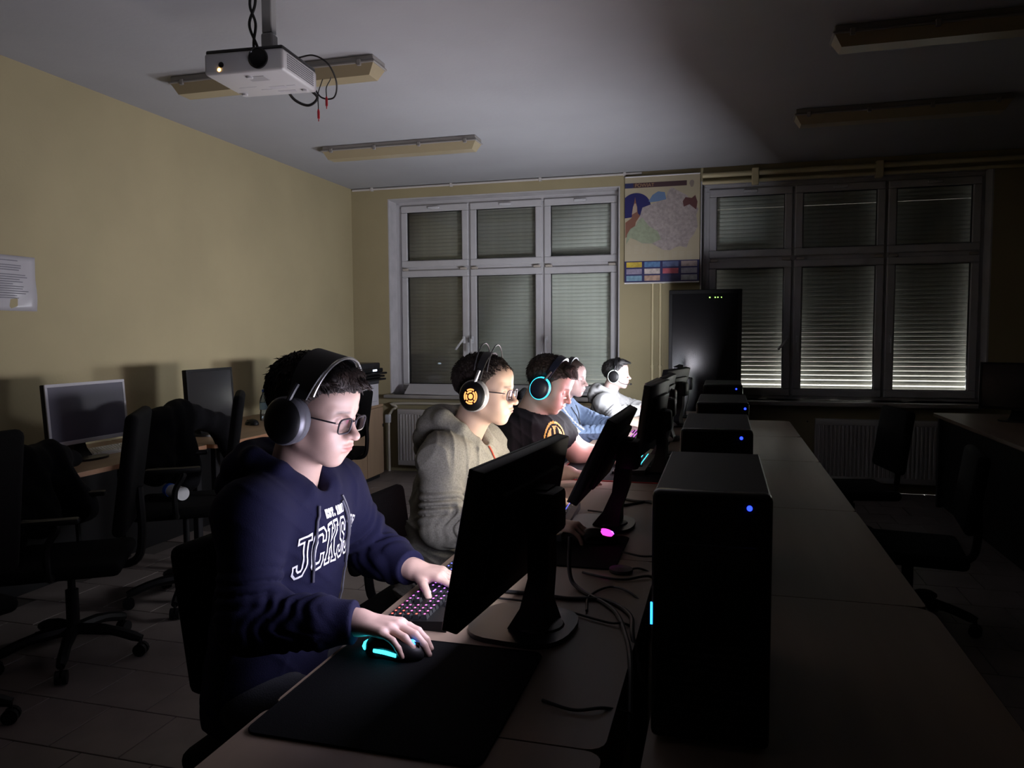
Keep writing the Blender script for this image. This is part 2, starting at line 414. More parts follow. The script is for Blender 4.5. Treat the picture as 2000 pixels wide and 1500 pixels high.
desk(1.62, 2.35, 3.9, 6.75, 'dark desk at the right edge below the shuttered window', 'desks along the right wall', panels=False)

# ------------------------------------------------------------------ monitors
def screen_mat(name, col, s):
    """bright picture on a display: cells of slightly different colour and brightness"""
    m = bpy.data.materials.new(name); N, L = nodes(m); b = N['Principled BSDF']
    b.inputs['Base Color'].default_value = (.02, .02, .022, 1); b.inputs['Roughness'].default_value = .3
    tc = N.new('ShaderNodeTexCoord'); t = N.new('ShaderNodeTexVoronoi'); t.inputs['Scale'].default_value = 9
    L.new(tc.outputs['Object'], t.inputs['Vector'])
    mx = N.new('ShaderNodeMix'); mx.data_type = 'RGBA'; mx.inputs[0].default_value = .18; mx.inputs[6].default_value = (*col, 1)
    L.new(t.outputs['Color'], mx.inputs[7]); L.new(mx.outputs[2], b.inputs['Emission Color']); b.inputs['Emission Strength'].default_value = s
    return m
def monitor(loc, rotz, w, h, zb, xb, tilt, label, scr, body=BLK, bez=None, group=None, base='oval', colx=.0, coltop=.31, flat=.03):
    """stands at loc, screen looks towards local -X; zb/xb: lower edge of the panel"""
    m = thing('monitor', label, 'monitor', loc, rotz, group)
    P = T(xb, 0, zb) @ RY(tilt)
    b = MB(); b.rbox(0, flat, -w/2, w/2, 0, h, .005, 2); b.rbox(flat-.004, flat+.018, -w*.33, w*.33, h*.16, h*.82, .008, 2); b.xf(P)
    b.build('casing', body, m, True)
    z = MB(); t = .016
    for (a0, a1, c0, c1) in ((-w/2, w/2, 0, t*1.3), (-w/2, w/2, h-t, h), (-w/2, -w/2+t, t*1.3, h-t), (w/2-t, w/2, t*1.3, h-t)):
        z.rbox(-.004, .004, a0, a1, c0, c1, .0015, 1)
    z.xf(P); z.build('bezel', bez or body, m)
    s = MB(); s.box(-.0015, .002, -w/2+t, w/2-t, t*1.3, h-t); s.xf(P); s.build('screen', scr, m)
    c = MB()
    prof = [(colx*0-.035, .012), (colx*.2-.012, .055), (colx*.5, .12), (colx-.006, coltop), (colx+.040, coltop), (colx*.7+.045, .14), (colx*.3+.040, .06), (.055, .012)]
    n = len(prof); hw = [.052, .040, .030, .030, .030, .030, .040, .052]
    c.add([(p[0], -q, p[1]) for p, q in zip(prof, hw)] + [(p[0], q, p[1]) for p, q in zip(prof, hw)],
          [tuple(range(n)), tuple(range(2*n-1, n-1, -1))] + [(i, n+i, n+(i+1) % n, (i+1) % n) for i in range(n)])
    c.rbox(colx-.01, colx+.062, -.045, .045, coltop-.10, coltop-.004, .012, 2)
    pc = P @ Vector((flat, 0, h*.5)); c.tube([tuple(pc), (colx+.02, 0, coltop-.05)], .022, 10)
    c.build('stand', body, m, True, 35)
    g = MB()
    if base == 'oval':
        poly = []
        for k in range(28):
            a = 2*math.pi*k/28; cx, sy = math.cos(a), math.sin(a)
            poly.append((.115*math.copysign(abs(cx)**.55, cx)-.015, .115*math.copysign(abs(sy)**.8, sy)))
        g.prism(poly, 'z', 0, .011); g.lathe([(.058, .010), (.054, .015), (.03, .019), (0, .02)], 20, 0, T(.02, 0, 0))
        g.build('base', mat('dark_satin_base', (.009, .009, .011), .34), m, True, 30)
    else:
        for a in (35, -35, 145, -145):
            d_ = Vector((math.cos(rad(a)), math.sin(rad(a)), 0)); g.tube([d_*.0+Vector((.01, 0, .016)), d_*.13+Vector((.01, 0, .009))], [.014, .009], 8)
        g.build('base', body, m, True)
    return m
wh = (1, .97, 1)
monitor((-.405, 1.60, ZD), rad(-5.5), .545, .322, .083, -.080, rad(11), 'black monitor in front of the boy in navy hoodie, back turned to us', screen_mat('screen_blue_white', (.80, .80, 1), SCREEN*.235), group='monitors of the seated row', colx=.01, coltop=.318)
monitor((-.380, 2.54, ZD), rad(-1), .50, .29, .128, -.075, rad(26), 'black tilted monitor in front of the boy in grey hoodie', screen_mat('screen_warm', (1, .90, .76), SCREEN*.29), group='monitors of the seated row', colx=.055, coltop=.30)
monitor((-.290, 3.56, ZD), rad(-5), .51, .31, .118, -.055, rad(8), 'black monitor in front of the boy in black T-shirt', screen_mat('screen_pink', (1, .58, .68), SCREEN*.22), group='monitors of the seated row', base='cross', coltop=.30)
monitor((-.335, 4.72, ZD), rad(-4), .50, .30, .10, -.06, rad(12), 'black monitor in front of the boy in blue jacket', screen_mat('screen_blue', (.76, .80, 1), SCREEN*.06), group='monitors of the seated row')
monitor((-.330, 6.02, ZD), rad(-2), .50, .30, .10, -.06, rad(8), 'black monitor in front of the boy in white hoodie', screen_mat('screen_white', (.88, .90, 1), SCREEN*.08), group='monitors of the seated row', colx=.04)
monitor((-.330, 5.44, ZD), rad(-14), .53, .31, .10, -.06, rad(13), 'black monitor at the empty seat between the blue jacket and the white hoodie', screen_mat('screen_bright', (.86, .91, 1), SCREEN*1.5), group='monitors of the seated row', colx=.03)
monitor((-.330, 4.085, ZD), rad(-2), .50, .30, .10, -.06, rad(5), 'added black monitor with bright screen at the empty seat left of the boy in black T-shirt', screen_mat('screen_bright_added', (.90, .93, 1), SCREEN*1.15), group='monitors of the seated row', colx=.03)  # hidden monitor added to brighten the left wall and ceiling
OFFS = mat('dark_screen_glass', (.012, .012, .016), .16)
SILV = mat('silver_bezel', (.42, .41, .44), .35)
monitor((-3.29, 3.255, ZD), math.pi, .52, .315, .095, -.085, rad(4), 'silver framed monitor on the desk by the yellow wall', mat('grey_screen_glass', (.075, .07, .10), .42, spec=.4), body=BLK, bez=SILV, group='monitors along the yellow wall')
monitor((-3.29, 4.245, ZD), math.pi, .46, .35, .085, -.09, rad(3), 'black framed monitor behind the chair at the yellow wall', OFFS, group='monitors along the yellow wall')
monitor((-3.29, 5.20, ZD), math.pi, .46, .34, .09, -.09, rad(3), 'black monitor at the yellow wall half hidden behind the navy hoodie boy\'s head', OFFS, group='monitors along the yellow wall')
monitor((2.05, 6.25, ZD), rad(65), .46, .34, .085, -.09, rad(3), 'dark monitor on the right-hand desk below the shuttered window', OFFS, group='monitors on the right desk')
monitor((2.02, 5.2, ZD), rad(40), .46, .32, .085, -.09, rad(3), 'dark monitor at the right edge of the picture', OFFS, group='monitors on the right desk')

# ------------------------------------------------------------------ computer towers on the right row
BLUELED = emis('blue_led', (.012, .03, 1), 3.2)
CYANLED = emis('light_blue_led', (.02, .28, 1), 3)
def tower(x, y, label, led=(.145, .40), strip=False, hgt=.405, dep=.45, w=.178):
    t = thing('computer_tower', label, 'computer', (x, y, ZD), 0, 'black computer towers on the right row')
    b = MB(); b.rbox(0, w, .03, dep, .012, hgt-.006, .003, 1); b.build('case', BLK, t)
    f = MB(); f.rbox(-.001, w+.001, 0, .034, .008, hgt, .010, 3); f.build('front_bezel', BLKS, t, True)
    g = MB()
    for k in range(9): g.box(.03, w-.03, -.0015, .001, .05+k*.014, .056+k*.014)
    g.build('front_grille', DGREY, t)
    p = MB(); p.rbox(.02, w-.02, -.002, .004, hgt-.12, hgt-.08, .002, 1); p.build('drive_door', DGREY, t)
    l = MB(); l.lathe([(.0, -.0030), (.0042, -.0026), (.0042, .002)], 12, 0, T(led[0], 0, hgt-.020) @ RX(rad(90)) @ Matrix.Scale(-1, 4, (0, 0, 1))); l.build('power_light', BLUELED, t)
    for q in ((.02, .05), (w-.02, .05), (.02, dep-.05), (w-.02, dep-.05)):
        k = MB(); k.cyl((q[0], q[1], 0), (q[0], q[1], .014), .012, None, 10); k.build('foot', RUB, t)
    if strip:
        s = MB(); s.box(-.0025, .001, .004, .008, .19, .225); s.box(-.0025, .001, .016, .018, .195, .212); s.build('status_light', CYANLED, t)
    return t
tower(-.104, 1.19, 'large black computer tower nearest the camera, blue light on its top edge', strip=True)
tower(-.104, 1.985, 'black computer tower directly behind the nearest one', led=(.150, .40))
tower(-.09, 2.76, 'third black computer tower from the camera', led=(.165, .40))
tower(-.09, 3.72, 'farthest black computer tower in the row', led=(.15, .40))

# ------------------------------------------------------------------ keyboards, mice, mats
KEYB = mat('black_keycap', (.010, .010, .012), .45)
KCOL = {c: emis('key_glow_'+c, rgb, 5) for c, rgb in dict(red=(1, .07, .05), pink=(1, .08, .45), magenta=(.85, .10, 1), violet=(.35, .10, 1), blue=(.08, .10, 1)).items()}
def key_layout():
    u = .019; out = []
    rows = [0, .024, .043, .062, .081, .100]  # from the user's side
    for r in range(6):
        if r == 0: widths = [1.25, 1.25, 1.25, 6.25, 1.25, 1.25, 1.25, 1.25]
        elif r == 5: widths = [1]*15
        elif r == 1: widths = [2.25]+[1]*10+[2.75]
        elif r == 2: widths = [1.75]+[1]*11+[2.25]
        elif r == 3: widths = [1.5]+[1]*12+[1.5]
        else: widths = [1]*13+[2]
        x = 0
        for wd_ in widths: out.append((x+wd_/2, r, wd_)); x += wd_
        for k in range(3):
            if r in (0, 4, 5, 3) or (r == 1 and k == 1): out.append((15.4+k+.5, r, 1))
        for k in range(4):
            if r < 5: out.append((18.8+k+.5, r, 1))
    return [(c*u, (0, .0195, .039, .0585, .078, .102)[r], wd_*u, r) for c, r, wd_ in out]
def keyboard(loc, rotz, label, glow, group=None, single=False, body=BLK, keym=KEYB):
    """local: long axis +Y from numpad end (y=0) to y=.44, user at -X"""
    k = thing('keyboard', label, 'keyboard', loc, rotz, group)
    b = MB(); b.add([(-.075, -.012, 0), (.075, -.012, 0), (.075, .452, 0), (-.075, .452, 0), (-.075, -.012, .012), (.075, -.012, .024), (.075, .452, .024), (-.075, .452, .012)],
          [(0, 3, 2, 1), (4, 5, 6, 7), (0, 1, 5, 4), (1, 2, 6, 5), (2, 3, 7, 6), (3, 0, 4, 7)])
    b.build('body', body, k)
    cache = {}; allk = MB()
    for (c, rx, wd_, r) in key_layout():
        y = .433 - c; x = -.060+rx; z = .012 + (x+.075)*.08
        if callable(glow): gm = glow(y, r)
        else: gm = glow
        key = (round(wd_, 4), gm)
        def kb_mesh():
            q = MB(); a, h2 = .0078, wd_/2-.0012
            q.add([(-a, -h2, 0), (a, -h2, 0), (a, h2, 0), (-a, h2, 0), (-a*.78, -h2+.002, .009), (a*.78, -h2+.002, .009), (a*.78, h2-.002, .009), (-a*.78, h2-.002, .009)],
                  [(0, 1, 5, 4), (1, 2, 6, 5), (2, 3, 7, 6), (3, 0, 4, 7), (4, 5, 6, 7)], 0)
            if gm is not None:
                g = .0018; gy = .0024 if wd_ < .03 else .008
                q.add([(-g, -gy, .0093), (g, -gy, .0093), (g, gy, .0093), (-g, gy, .0093)], [(0, 1, 2, 3)], 1)
            return q
        if single:
            q = kb_mesh(); q.xf(T(x, y, z) @ RY(-.08)); allk.add(q.v, q.f, 0); allk.m[-len(q.f):] = q.m
        else:
            if key not in cache: cache[key] = kb_mesh().mesh('key', [keym, gm or keym])
            o = link('key', cache[key], k); o.location = (x, y, z); o.rotation_euler = (0, -.08, 0)
    if single: tag(allk.build('keys', [keym, glow if glow is not None and not callable(glow) else keym], k), kind='stuff')
    return k
def glow1(y, r):
    t = y/.44 + r*.035
    return KCOL['red'] if t < .13 else KCOL['pink'] if t < .24 else KCOL['magenta'] if t < .42 else KCOL['violet'] if t < .58 else KCOL['blue']
keyboard((-.650, 1.535, ZD+.001), 0, 'black keyboard with red to purple glowing keys before the navy hoodie boy', glow1, 'keyboards of the seated row')
keyboard((-.555, 2.30, ZD), rad(3), 'black keyboard with deep blue glowing keys before the grey hoodie boy', KCOL['blue'], 'keyboards of the seated row', True)
keyboard((-.412, 3.475, ZD+.004), rad(-1), 'black keyboard with bright cyan glowing keys before the boy in black T-shirt', emis('key_glow_cyan', (.03, .75, 1), 9), 'keyboards of the seated row', True)
keyboard((-.53, 4.52, ZD), 0, 'black keyboard with magenta glowing keys before the boy in blue jacket', KCOL['magenta'], 'keyboards of the seated row', True)
keyboard((-.53, 5.80, ZD), 0, 'black keyboard before the boy in white hoodie', KEYB, 'keyboards of the seated row', True)
CREAM = mat('cream_plastic', (.62, .60, .56), .45)
keyboard((-3.31, 3.73, ZD), math.pi-.04, 'cream coloured keyboard in front of the silver monitor', CREAM, None, True, CREAM, CREAM)

MATF = mat('black_mat_cloth', (.0022, .0022, .0028), .9, bump=(400, .2), spec=.08)
def mouse_mat(x0, x1, y0, y1, label, edge=None):
    rc = .02; poly = []
    for (cx, cy, a0) in ((x1-rc, y0+rc, -90), (x1-rc, y1-rc, 0), (x0+rc, y1-rc, 90), (x0+rc, y0+rc, 180)):
        for k in range(5): a = rad(a0+90*k/4); poly.append((cx+rc*math.cos(a), cy+rc*math.sin(a)))
    t = thing('mouse_mat', label, 'mouse mat', (0, 0, ZD), 0, 'mouse mats of the seated row')
    b = MB(); b.prism(poly, 'z', 0, .0035); b.build('cloth', MATF, t)
    e = MB(); e.tube([(p[0], p[1], .0025) for p in poly], .0021, 6, close=True); e.build('stitched_edge', edge or MATF, t)
    return t
mouse_mat(-.748, -.345, 1.045, 1.468, 'large black mouse mat on the nearest desk')
mouse_mat(-.60, -.282, 2.052, 2.40, 'black mouse mat under the glowing pink mouse')
mouse_mat(-.735, -.255, 3.30, 4.02, 'black mouse mat with a red stitched edge', mat('red_stitching', (.45, .02, .02), .6))
mouse_mat(-.70, -.30, 4.30, 4.98, 'black mouse mat before the boy in blue jacket')

# ------------------------------------------------------------------ signed distance modelling (people, cloth, mice)
f32 = np.float32
def V3(a): return np.asarray(a, f32)
def rcone(P, a, b, r1, r2):
    a = V3(a); b = V3(b); ba = b-a; pa = P-a
    h = np.clip(pa @ ba/max(float(ba @ ba), 1e-9), 0, 1)
    return np.sqrt(((pa - h[:, None]*ba)**2).sum(1)) - (r1+(r2-r1)*h)
def ell(P, c, r):
    q = (P-V3(c))/V3(r); k0 = np.sqrt((q*q).sum(1)); k1 = np.sqrt(((q/V3(r))**2).sum(1))
    return k0*(k0-1)/np.maximum(k1, 1e-6)
def sph(P, c, r): return np.sqrt(((P-V3(c))**2).sum(1)) - r
def smin(a, b, k):
    h = np.clip(.5+.5*(b-a)/k, 0, 1); return b+(a-b)*h-k*h*(1-h)
def smax(a, b, k): return -smin(-a, -b, k)
def surfnets(fn, lo, hi, h):
    lo = np.asarray(lo, f32); hi = np.asarray(hi, f32)
    B = 4; n = np.ceil((hi-lo)/(h*B)).astype(int)+1
    # coarse pass
    ax = [lo[i]+(np.arange(n[i])+.5)*h*B for i in range(3)]
    G = np.stack(np.meshgrid(*ax, indexing='ij'), -1).reshape(-1, 3).astype(f32)
    D0 = fn(G).reshape(n)
    act = np.abs(D0) < h*B*1.25
    N = n*B+1
    D = np.repeat(np.repeat(np.repeat(np.sign(D0)*h*B, B, 0), B, 1), B, 2).astype(f32)
    D = np.pad(D, ((0, 1),)*3, mode='edge')
    idx = np.argwhere(act)
    loc = np.stack(np.meshgrid(*[np.arange(B+1)]*3, indexing='ij'), -1).reshape(-1, 3)
    gi = (idx[:, None, :]*B+loc[None]).reshape(-1, 3)
    lin = np.unique(gi[:, 0]*(N[1]*N[2])+gi[:, 1]*N[2]+gi[:, 2])
    gi = np.stack([lin//(N[1]*N[2]), (lin//N[2]) % N[1], lin % N[2]], 1)
    D.reshape(-1)[lin] = fn((lo+gi*h).astype(f32))
    S = D < 0
    cs = [(a, b, c) for a in (0, 1) for b in (0, 1) for c in (0, 1)]
    cnt = np.zeros(tuple(N-1), np.int8)
    for (a, b, c) in cs: cnt += S[a:N[0]-1+a, b:N[1]-1+b, c:N[2]-1+c]
    cells = np.argwhere((cnt > 0) & (cnt < 8))
    val = np.stack([D[cells[:, 0]+a, cells[:, 1]+b, cells[:, 2]+c] for (a, b, c) in cs], 1)
    acc = np.zeros((len(cells), 3), f32); num = np.zeros(len(cells), f32)
    for i, p in enumerate(cs):
        for j, q in enumerate(cs):
            if j > i and sum(abs(p[k]-q[k]) for k in range(3)) == 1:
                va, vb = val[:, i], val[:, j]; m = (va < 0) != (vb < 0)
                t = np.where(m, va/np.where(m, va-vb, 1), 0)[:, None]
                acc += np.where(m[:, None], V3(p)+(V3(q)-V3(p))*t, 0); num += m
    verts = lo+(cells+acc/num[:, None])*h
    vid = -np.ones(tuple(N-1), np.int32); vid[tuple(cells.T)] = np.arange(len(cells))
    faces = []
    for a in range(3):
        b, c = (a+1) % 3, (a+2) % 3
        sl0 = [slice(1, -1)]*3; sl1 = [slice(1, -1)]*3
        sl0[a] = slice(0, -1); sl1[a] = slice(1, None)
        ch = S[tuple(sl0)] != S[tuple(sl1)]
        e = np.argwhere(ch); off = np.array([1, 1, 1]); off[a] = 0; e = e+off
        s0 = S[e[:, 0], e[:, 1], e[:, 2]]
        def g(db, dc):
            q = e.copy(); q[:, b] -= db; q[:, c] -= dc; return vid[q[:, 0], q[:, 1], q[:, 2]]
        Q = np.stack([g(1, 1), g(0, 1), g(0, 0), g(1, 0)], 1)
        Q = np.where(s0[:, None], Q, Q[:, ::-1]); faces.append(Q[(Q >= 0).all(1)])
    return verts.astype(f32), np.concatenate(faces)
def np_mesh(name, v, f, mats, org=(0, 0, 0), col=None, mi=None):
    me = bpy.data.meshes.new(name); v = (v-V3(org)).astype(f32)
    me.vertices.add(len(v)); me.vertices.foreach_set('co', v.reshape(-1))
    me.loops.add(len(f)*4); me.loops.foreach_set('vertex_index', f.reshape(-1).astype(np.int32))
    me.polygons.add(len(f)); me.polygons.foreach_set('loop_start', np.arange(0, len(f)*4, 4, dtype=np.int32))
    me.update(calc_edges=True); me.validate()
    for m in (mats if isinstance(mats, (list, tuple)) else [mats]): me.materials.append(m)
    if mi is not None: me.polygons.foreach_set('material_index', mi.astype(np.int32))
    if col is not None:
        a = me.color_attributes.new('pig', 'FLOAT_COLOR', 'POINT'); c4 = np.ones((len(v), 4), f32); c4[:, :3] = col
        a.data.foreach_set('color', c4.reshape(-1))
    me.shade_smooth(); return me
def merge(parts):
    vs, fs, cs, o = [], [], [], 0
    for p in parts:
        vs.append(p[0]); fs.append(p[1]+o); o += len(p[0])
        if len(p) > 2: cs.append(p[2])
    return np.concatenate(vs), np.concatenate(fs), (np.concatenate(cs) if cs else None)
# mice
def mouse_mesh():
    def fn(P):
        d = ell(P, (0, 0, .004), (.064, .034, .036)); d = smin(d, ell(P, (-.02, 0, .010), (.042, .032, .030)), .02)
        d = smax(d, -P[:, 2]+.001, .003)
        w = ell(P, (0, .036, .012), (.035, .008, .012)); d = smax(d, -w, .004)
        w = ell(P, (0, -.036, .012), (.035, .008, .012)); return smax(d, -w, .004)
    return surfnets(fn, (-.075, -.045, -.008), (.075, .045, .05), .0032)
MOUSE = mouse_mesh()
def mouse(loc, rotz, label, body=BLK, glow=None, group=None, glow2=None, cap=None, capx=-.028):
    m = thing('computer_mouse', label, 'mouse', loc, rotz, group)
    link('body', np_mesh('mouse_body', MOUSE[0], MOUSE[1], body), m)
    w = MB(); w.lathe([(.0, -.004), (.010, -.004), (.010, .004), (0, .004)], 16, 0, T(.038, 0, .026) @ RX(rad(90))); w.build('scroll_wheel', glow2 or DGREY, m, True)
    s = MB(); s.box(.015, .056, -.0008, .0008, .012, .0335); s.build('button_gap', BLKS, m)
    if cap is not None:
        g = MB(); g.lathe([(.0, .042), (.016, .0405), (.024, .036), (.026, .030)], 18, 0, T(capx, 0, -.001) @ RY(capx*5+.14)); g.build('palm_cap', cap, m, True)
    if glow is not None:
        g = MB(); pts = []
        for k in range(9):
            a = rad(150+60*k/8); pts.append((.0655*math.cos(a)-.0, .042*math.sin(a), .011))
        g.tube(pts, [.003, .006, .008, .009, .009, .009, .008, .006, .003], 8); g.build('light_strip', glow, m, True)
        g2 = MB(); g2.tube([(-.030, -.0325, .016), (-.005, -.031, .015), (.02, -.029, .012)], .004, 6); g2.build('side_light', glow, m, True)
    return m
CY = emis('mouse_glow_cyan', (.03, .75, .95), 3, True); BL = emis('mouse_glow_blue', (.03, .22, 1), 3, True); PK = emis('mouse_glow_pink', (1, .03, .50), 2.2)
mouse((-.632, 1.385, ZD+.0036), rad(-8), 'black mouse with glowing cyan strip under the navy hoodie boy\'s hand', BLK, CY, 'mice of the seated row', BL)
mouse((-.366, 2.312, ZD+.0036), rad(5), 'dark mouse with a glowing pink shell on the second mat', BLK, None, 'mice of the seated row', emis('mouse_wheel_violet', (.25, .05, 1), 6), PK, .016)
mouse((-.340, 4.60, ZD), rad(30), 'nearer of two white and black mice behind the third monitor', WHITE, None, 'white mice behind the monitors', None, BLKS)
mouse((-.360, 5.34, ZD), rad(20), 'farther of two white and black mice behind the third monitor', WHITE, None, 'white mice behind the monitors', None, BLKS)
mouse((-3.29, 4.79, ZD), rad(160), 'small black mouse on the wooden desk at the yellow wall', BLK)

# ------------------------------------------------------------------ ceiling lamps (switched off)
DIFF = mat('yellowed_diffuser', (.36, .30, .19), .3, noise=(3, .12), scale=(.2, 1, 1)); LBODY = mat('grey_lamp_body', (.26, .245, .23), .5)
def ceiling_lamp(x0, y, label):
    l = 1.27; t = thing('ceiling_lamp', label, 'lamp', (x0, y, H), 0, 'long fluorescent ceiling lamps')
    b = MB(); b.rbox(0, l, -.075, .075, -.034, 0, .004, 1); b.rbox(-.008, l+.008, -.083, .083, -.042, -.030, .003, 1); b.build('housing', LBODY, t)
    d = MB(); z0, z1 = -.040, -.098
    a = [(0, -.074), (l, -.074), (l, .074), (0, .074)]; c = [(.035, -.052), (l-.035, -.052), (l-.035, .052), (.035, .052)]
    d.add([(p[0], p[1], z0) for p in a] + [(p[0], p[1], z1) for p in c], [(0, 1, 5, 4), (1, 2, 6, 5), (2, 3, 7, 6), (3, 0, 4, 7), (4, 5, 6, 7)]); d.build('diffuser', DIFF, t)
    for x in (.08, .45, .82, 1.19):
        for s in (-1, 1):
            k = MB(); k.rbox(x-.012, x+.012, s*.080-.008, s*.080+.008, -.056, -.022, .003, 1); k.build('clip', STEEL if False else LBODY, t)
    return t
ceiling_lamp(-3.075, 3.865, 'long ceiling lamp directly behind the projector')
ceiling_lamp(-3.07, 5.575, 'long ceiling lamp nearer the lit window')
ceiling_lamp(.445, 5.575, 'long dark ceiling lamp on the right nearer the window')
ceiling_lamp(.50, 4.15, 'long dark ceiling lamp at the top right corner')

# ------------------------------------------------------------------ projector
PW = mat('white_projector_plastic', (.58, .58, .60), .35)
pj = thing('projector', 'white ceiling projector with black lens hanging from a pole', 'projector', (-1.862, 2.855, 2.44), rad(4.0))
b = MB(); b.rbox(-.172, .172, -.15, .15, 0, .086, .012, 3); b.build('body', PW, pj, True)
b = MB(); b.rbox(-.168, .168, -.145, .148, .080, .100, .008, 2); b.build('top_cover', mat('black_top_cover', (.015, .015, .016), .4), pj, True)
b = MB(); Ml = T(.068, -.149, .050) @ RX(rad(90)); b.lathe([(.041, 0), (.041, .010), (.036, .013), (.033, .010), (.018, .012), (0, .013)], 28, 0, Ml); b.build('lens', BLKS, pj, True)
b = MB()
for i in range(16):
    for j in range(7): b.box(.171, .1735, -.115+i*.0145, -.105+i*.0145, .016+j*.0085, .0205+j*.0085)
tag(b.build('side_vents', mat('vent_shadow_grey', (.20, .20, .22), .6), pj), kind='stuff')
b = MB(); b.lathe([(.011, 0), (.011, .004), (.0, .006)], 14, 0, T(-.095, -.149, .036) @ RX(rad(90))); b.build('sensor_window', BLKS, pj, True)
b = MB(); b.lathe([(.007, 0), (.006, .003), (0, .004)], 12, 0, T(-.105, -.150, .018) @ RX(rad(90))); b.build('status_light', emis('amber_status', (1, .5, .12), 6), pj, True)
for (x, y) in ((-.14, .10), (.14, .10), (0.0, -.10)):
    b = MB(); b.cyl((x, y, .0), (x, y, -.008), .012, None, 12); b.build('foot', PW, pj, True)
b = MB(); b.rbox(-.02, .06, -.10, -.045, -.0015, .002, .001, 1); b.build('filter_label', mat('grey_print', (.38, .38, .40), .5), pj)
b = MB()
for (x, y, w, h) in ((.01, .03, .07, .03), (.09, .03, .04, .012), (-.12, .02, .08, .003), (-.04, .06, .06, .003), (.02, .09, .08, .02)): b.box(x, x+w, y, y+h, -.0008, .001)
tag(b.build('printed_notes', mat('pale_print', (.56, .56, .60), .5), pj), kind='stuff')
b = MB(); b.rbox(.012, .056, -.02, .024, .20, .44, .004, 1); b.rbox(.008, .060, -.024, .028, .10, .20, .006, 1); b.rbox(-.06, .12, -.06, .09, .098, .108, .003, 1); b.build('ceiling_pole', mat('grey_painted_pole', (.30, .30, .30), .45), pj, True)
def cord(name, pts, r, label, cat='cable', m=RUB, group=None, n=8):
    b = MB(); b.tube(spline(pts, n), r, 8); return tag(b.build(name, m, None, True), label, cat, group)
cord('cable', [(-1.93, 2.93, 2.54), (-1.93, 2.90, 2.62), (-1.905, 2.88, 2.70), (-1.93, 2.88, 2.78), (-1.91, 2.88, 2.88)], .006, 'left black cable rising from the projector to the ceiling', group='projector cables')
cord('cable', [(-1.90, 2.93, 2.54), (-1.915, 2.90, 2.62), (-1.935, 2.88, 2.70), (-1.905, 2.88, 2.78), (-1.90, 2.88, 2.88)], .006, 'right black cable rising from the projector to the ceiling', group='projector cables')
cord('cable', [(-1.85, 3.012, 2.47), (-1.83, 3.05, 2.43), (-1.77, 3.06, 2.405), (-1.72, 3.05, 2.43), (-1.74, 3.015, 2.46)], .006, 'thick black cable looping below the back of the projector', group='projector cables')
cord('cable', [(-1.72, 3.015, 2.47), (-1.70, 3.05, 2.43), (-1.64, 3.05, 2.425), (-1.60, 3.0, 2.47), (-1.61, 2.95, 2.53), (-1.66, 2.92, 2.56), (-1.72, 2.90, 2.55)], .0035, 'thin black cable curling round the right side of the projector', group='projector cables')
for (x, y, z, l, lab) in ((-1.705, 3.03, 2.335, .11, 'left red audio plug dangling below the projector'), (-1.665, 3.03, 2.385, .065, 'right red audio plug dangling below the projector')):
    t = thing('audio_plug', lab, 'plug', (x, y, z), 0, 'red plugs below the projector')
    g = MB(); g.lathe([(.002, -.012), (.002, .0), (.0052, .0), (.0055, .030), (.003, .040), (.0, .041)], 12); g.build('plug', mat('red_plug', (.42, .02, .03), .4), t, True)
    g = MB(); g.tube(spline([(0, 0, .038), (.0, .0, .038+l*.6), (.02, -.005, .038+l), (.03, -.012, .05+l)], 5), .0022, 6); g.build('lead', RUB, t, True)

# ------------------------------------------------------------------ wall map poster
def flat(name, poly, m, parent, y):
    b = MB(); b.prism(poly, 'y', y-.0006, y); return b.build(name, m, parent)
def rect(x0, x1, z0, z1): return [(x0, z0), (x1, z0), (x1, z1), (x0, z1)]
mp = thing('wall_map', 'large paper wall map with a row of small advertisements along its foot', 'map', (-.892, YB-.036, 1.855), 0)
w, h = .672, .975
b = MB(); b.box(0, w, -.010, -.006, 0, h); b.build('sheet', mat('map_paper', (.42, .365, .25), .55, noise=(4, .06)), mp)
b = MB(); b.tube([(0, -.009, .004), (w, -.009, .004)], .007, 8); b.tube([(0, -.008, h-.004), (w, -.008, h-.004)], .007, 8); b.build('rail', mat('white_rail', (.66, .65, .66), .4), mp, True)
yy = -.0101
flat('title_bar', rect(.0, .555, h-.105, h-.060), mat('brown_title_bar', (.055, .025, .03), .5), mp, yy)
flat('blue_tab', rect(.0, .075, h-.105, h-.060), mat('navy_tab', (.02, .025, .09), .5), mp, yy-.0004)
tx = bpy.data.curves.new('title', 'FONT'); tx.body = 'POWIAT'; tx.size = .045; tx.extrude = .0002
to = bpy.data.objects.new('tmp', tx); C.objects.link(to)
tme_ = bpy.data.meshes.new_from_object(to.evaluated_get(bpy.context.evaluated_depsgraph_get())); bpy.data.objects.remove(to)
tme_.materials.clear(); tme_.materials.append(mat('gold_lettering', (.33, .20, .10), .5))
o = link('title_lettering', tme_, mp); o.rotation_euler = (rad(90), 0, 0); o.location = (.09, yy-.001, h-.098)
flat('crest', [(.60+.022*math.cos(a)*(1 if math.sin(a) > 0 else .8), h-.09+.032*math.sin(a)) for a in [2*math.pi*k/14 for k in range(14)]], mat('grey_crest', (.24, .20, .17), .6), mp, yy)
flat('blue_dome', [(0, .60)] + [(.10+.135*math.cos(rad(a)), .70+.125*math.sin(rad(a))) for a in range(-40, 138, 8)] + [(0, .79)], mat('dark_blue_print', (.012, .012, .10), .5), mp, yy)
flat('church_tower', [(.062, .60), (.075, .70), (.085, .74), (.093, .79), (.101, .74), (.112, .70), (.118, .64), (.14, .62), (.10, .56), (.09, .50), (.04, .44), (.005, .42), (.005, .56)], mat('brick_print', (.20, .085, .055), .5), mp, yy-.0006)
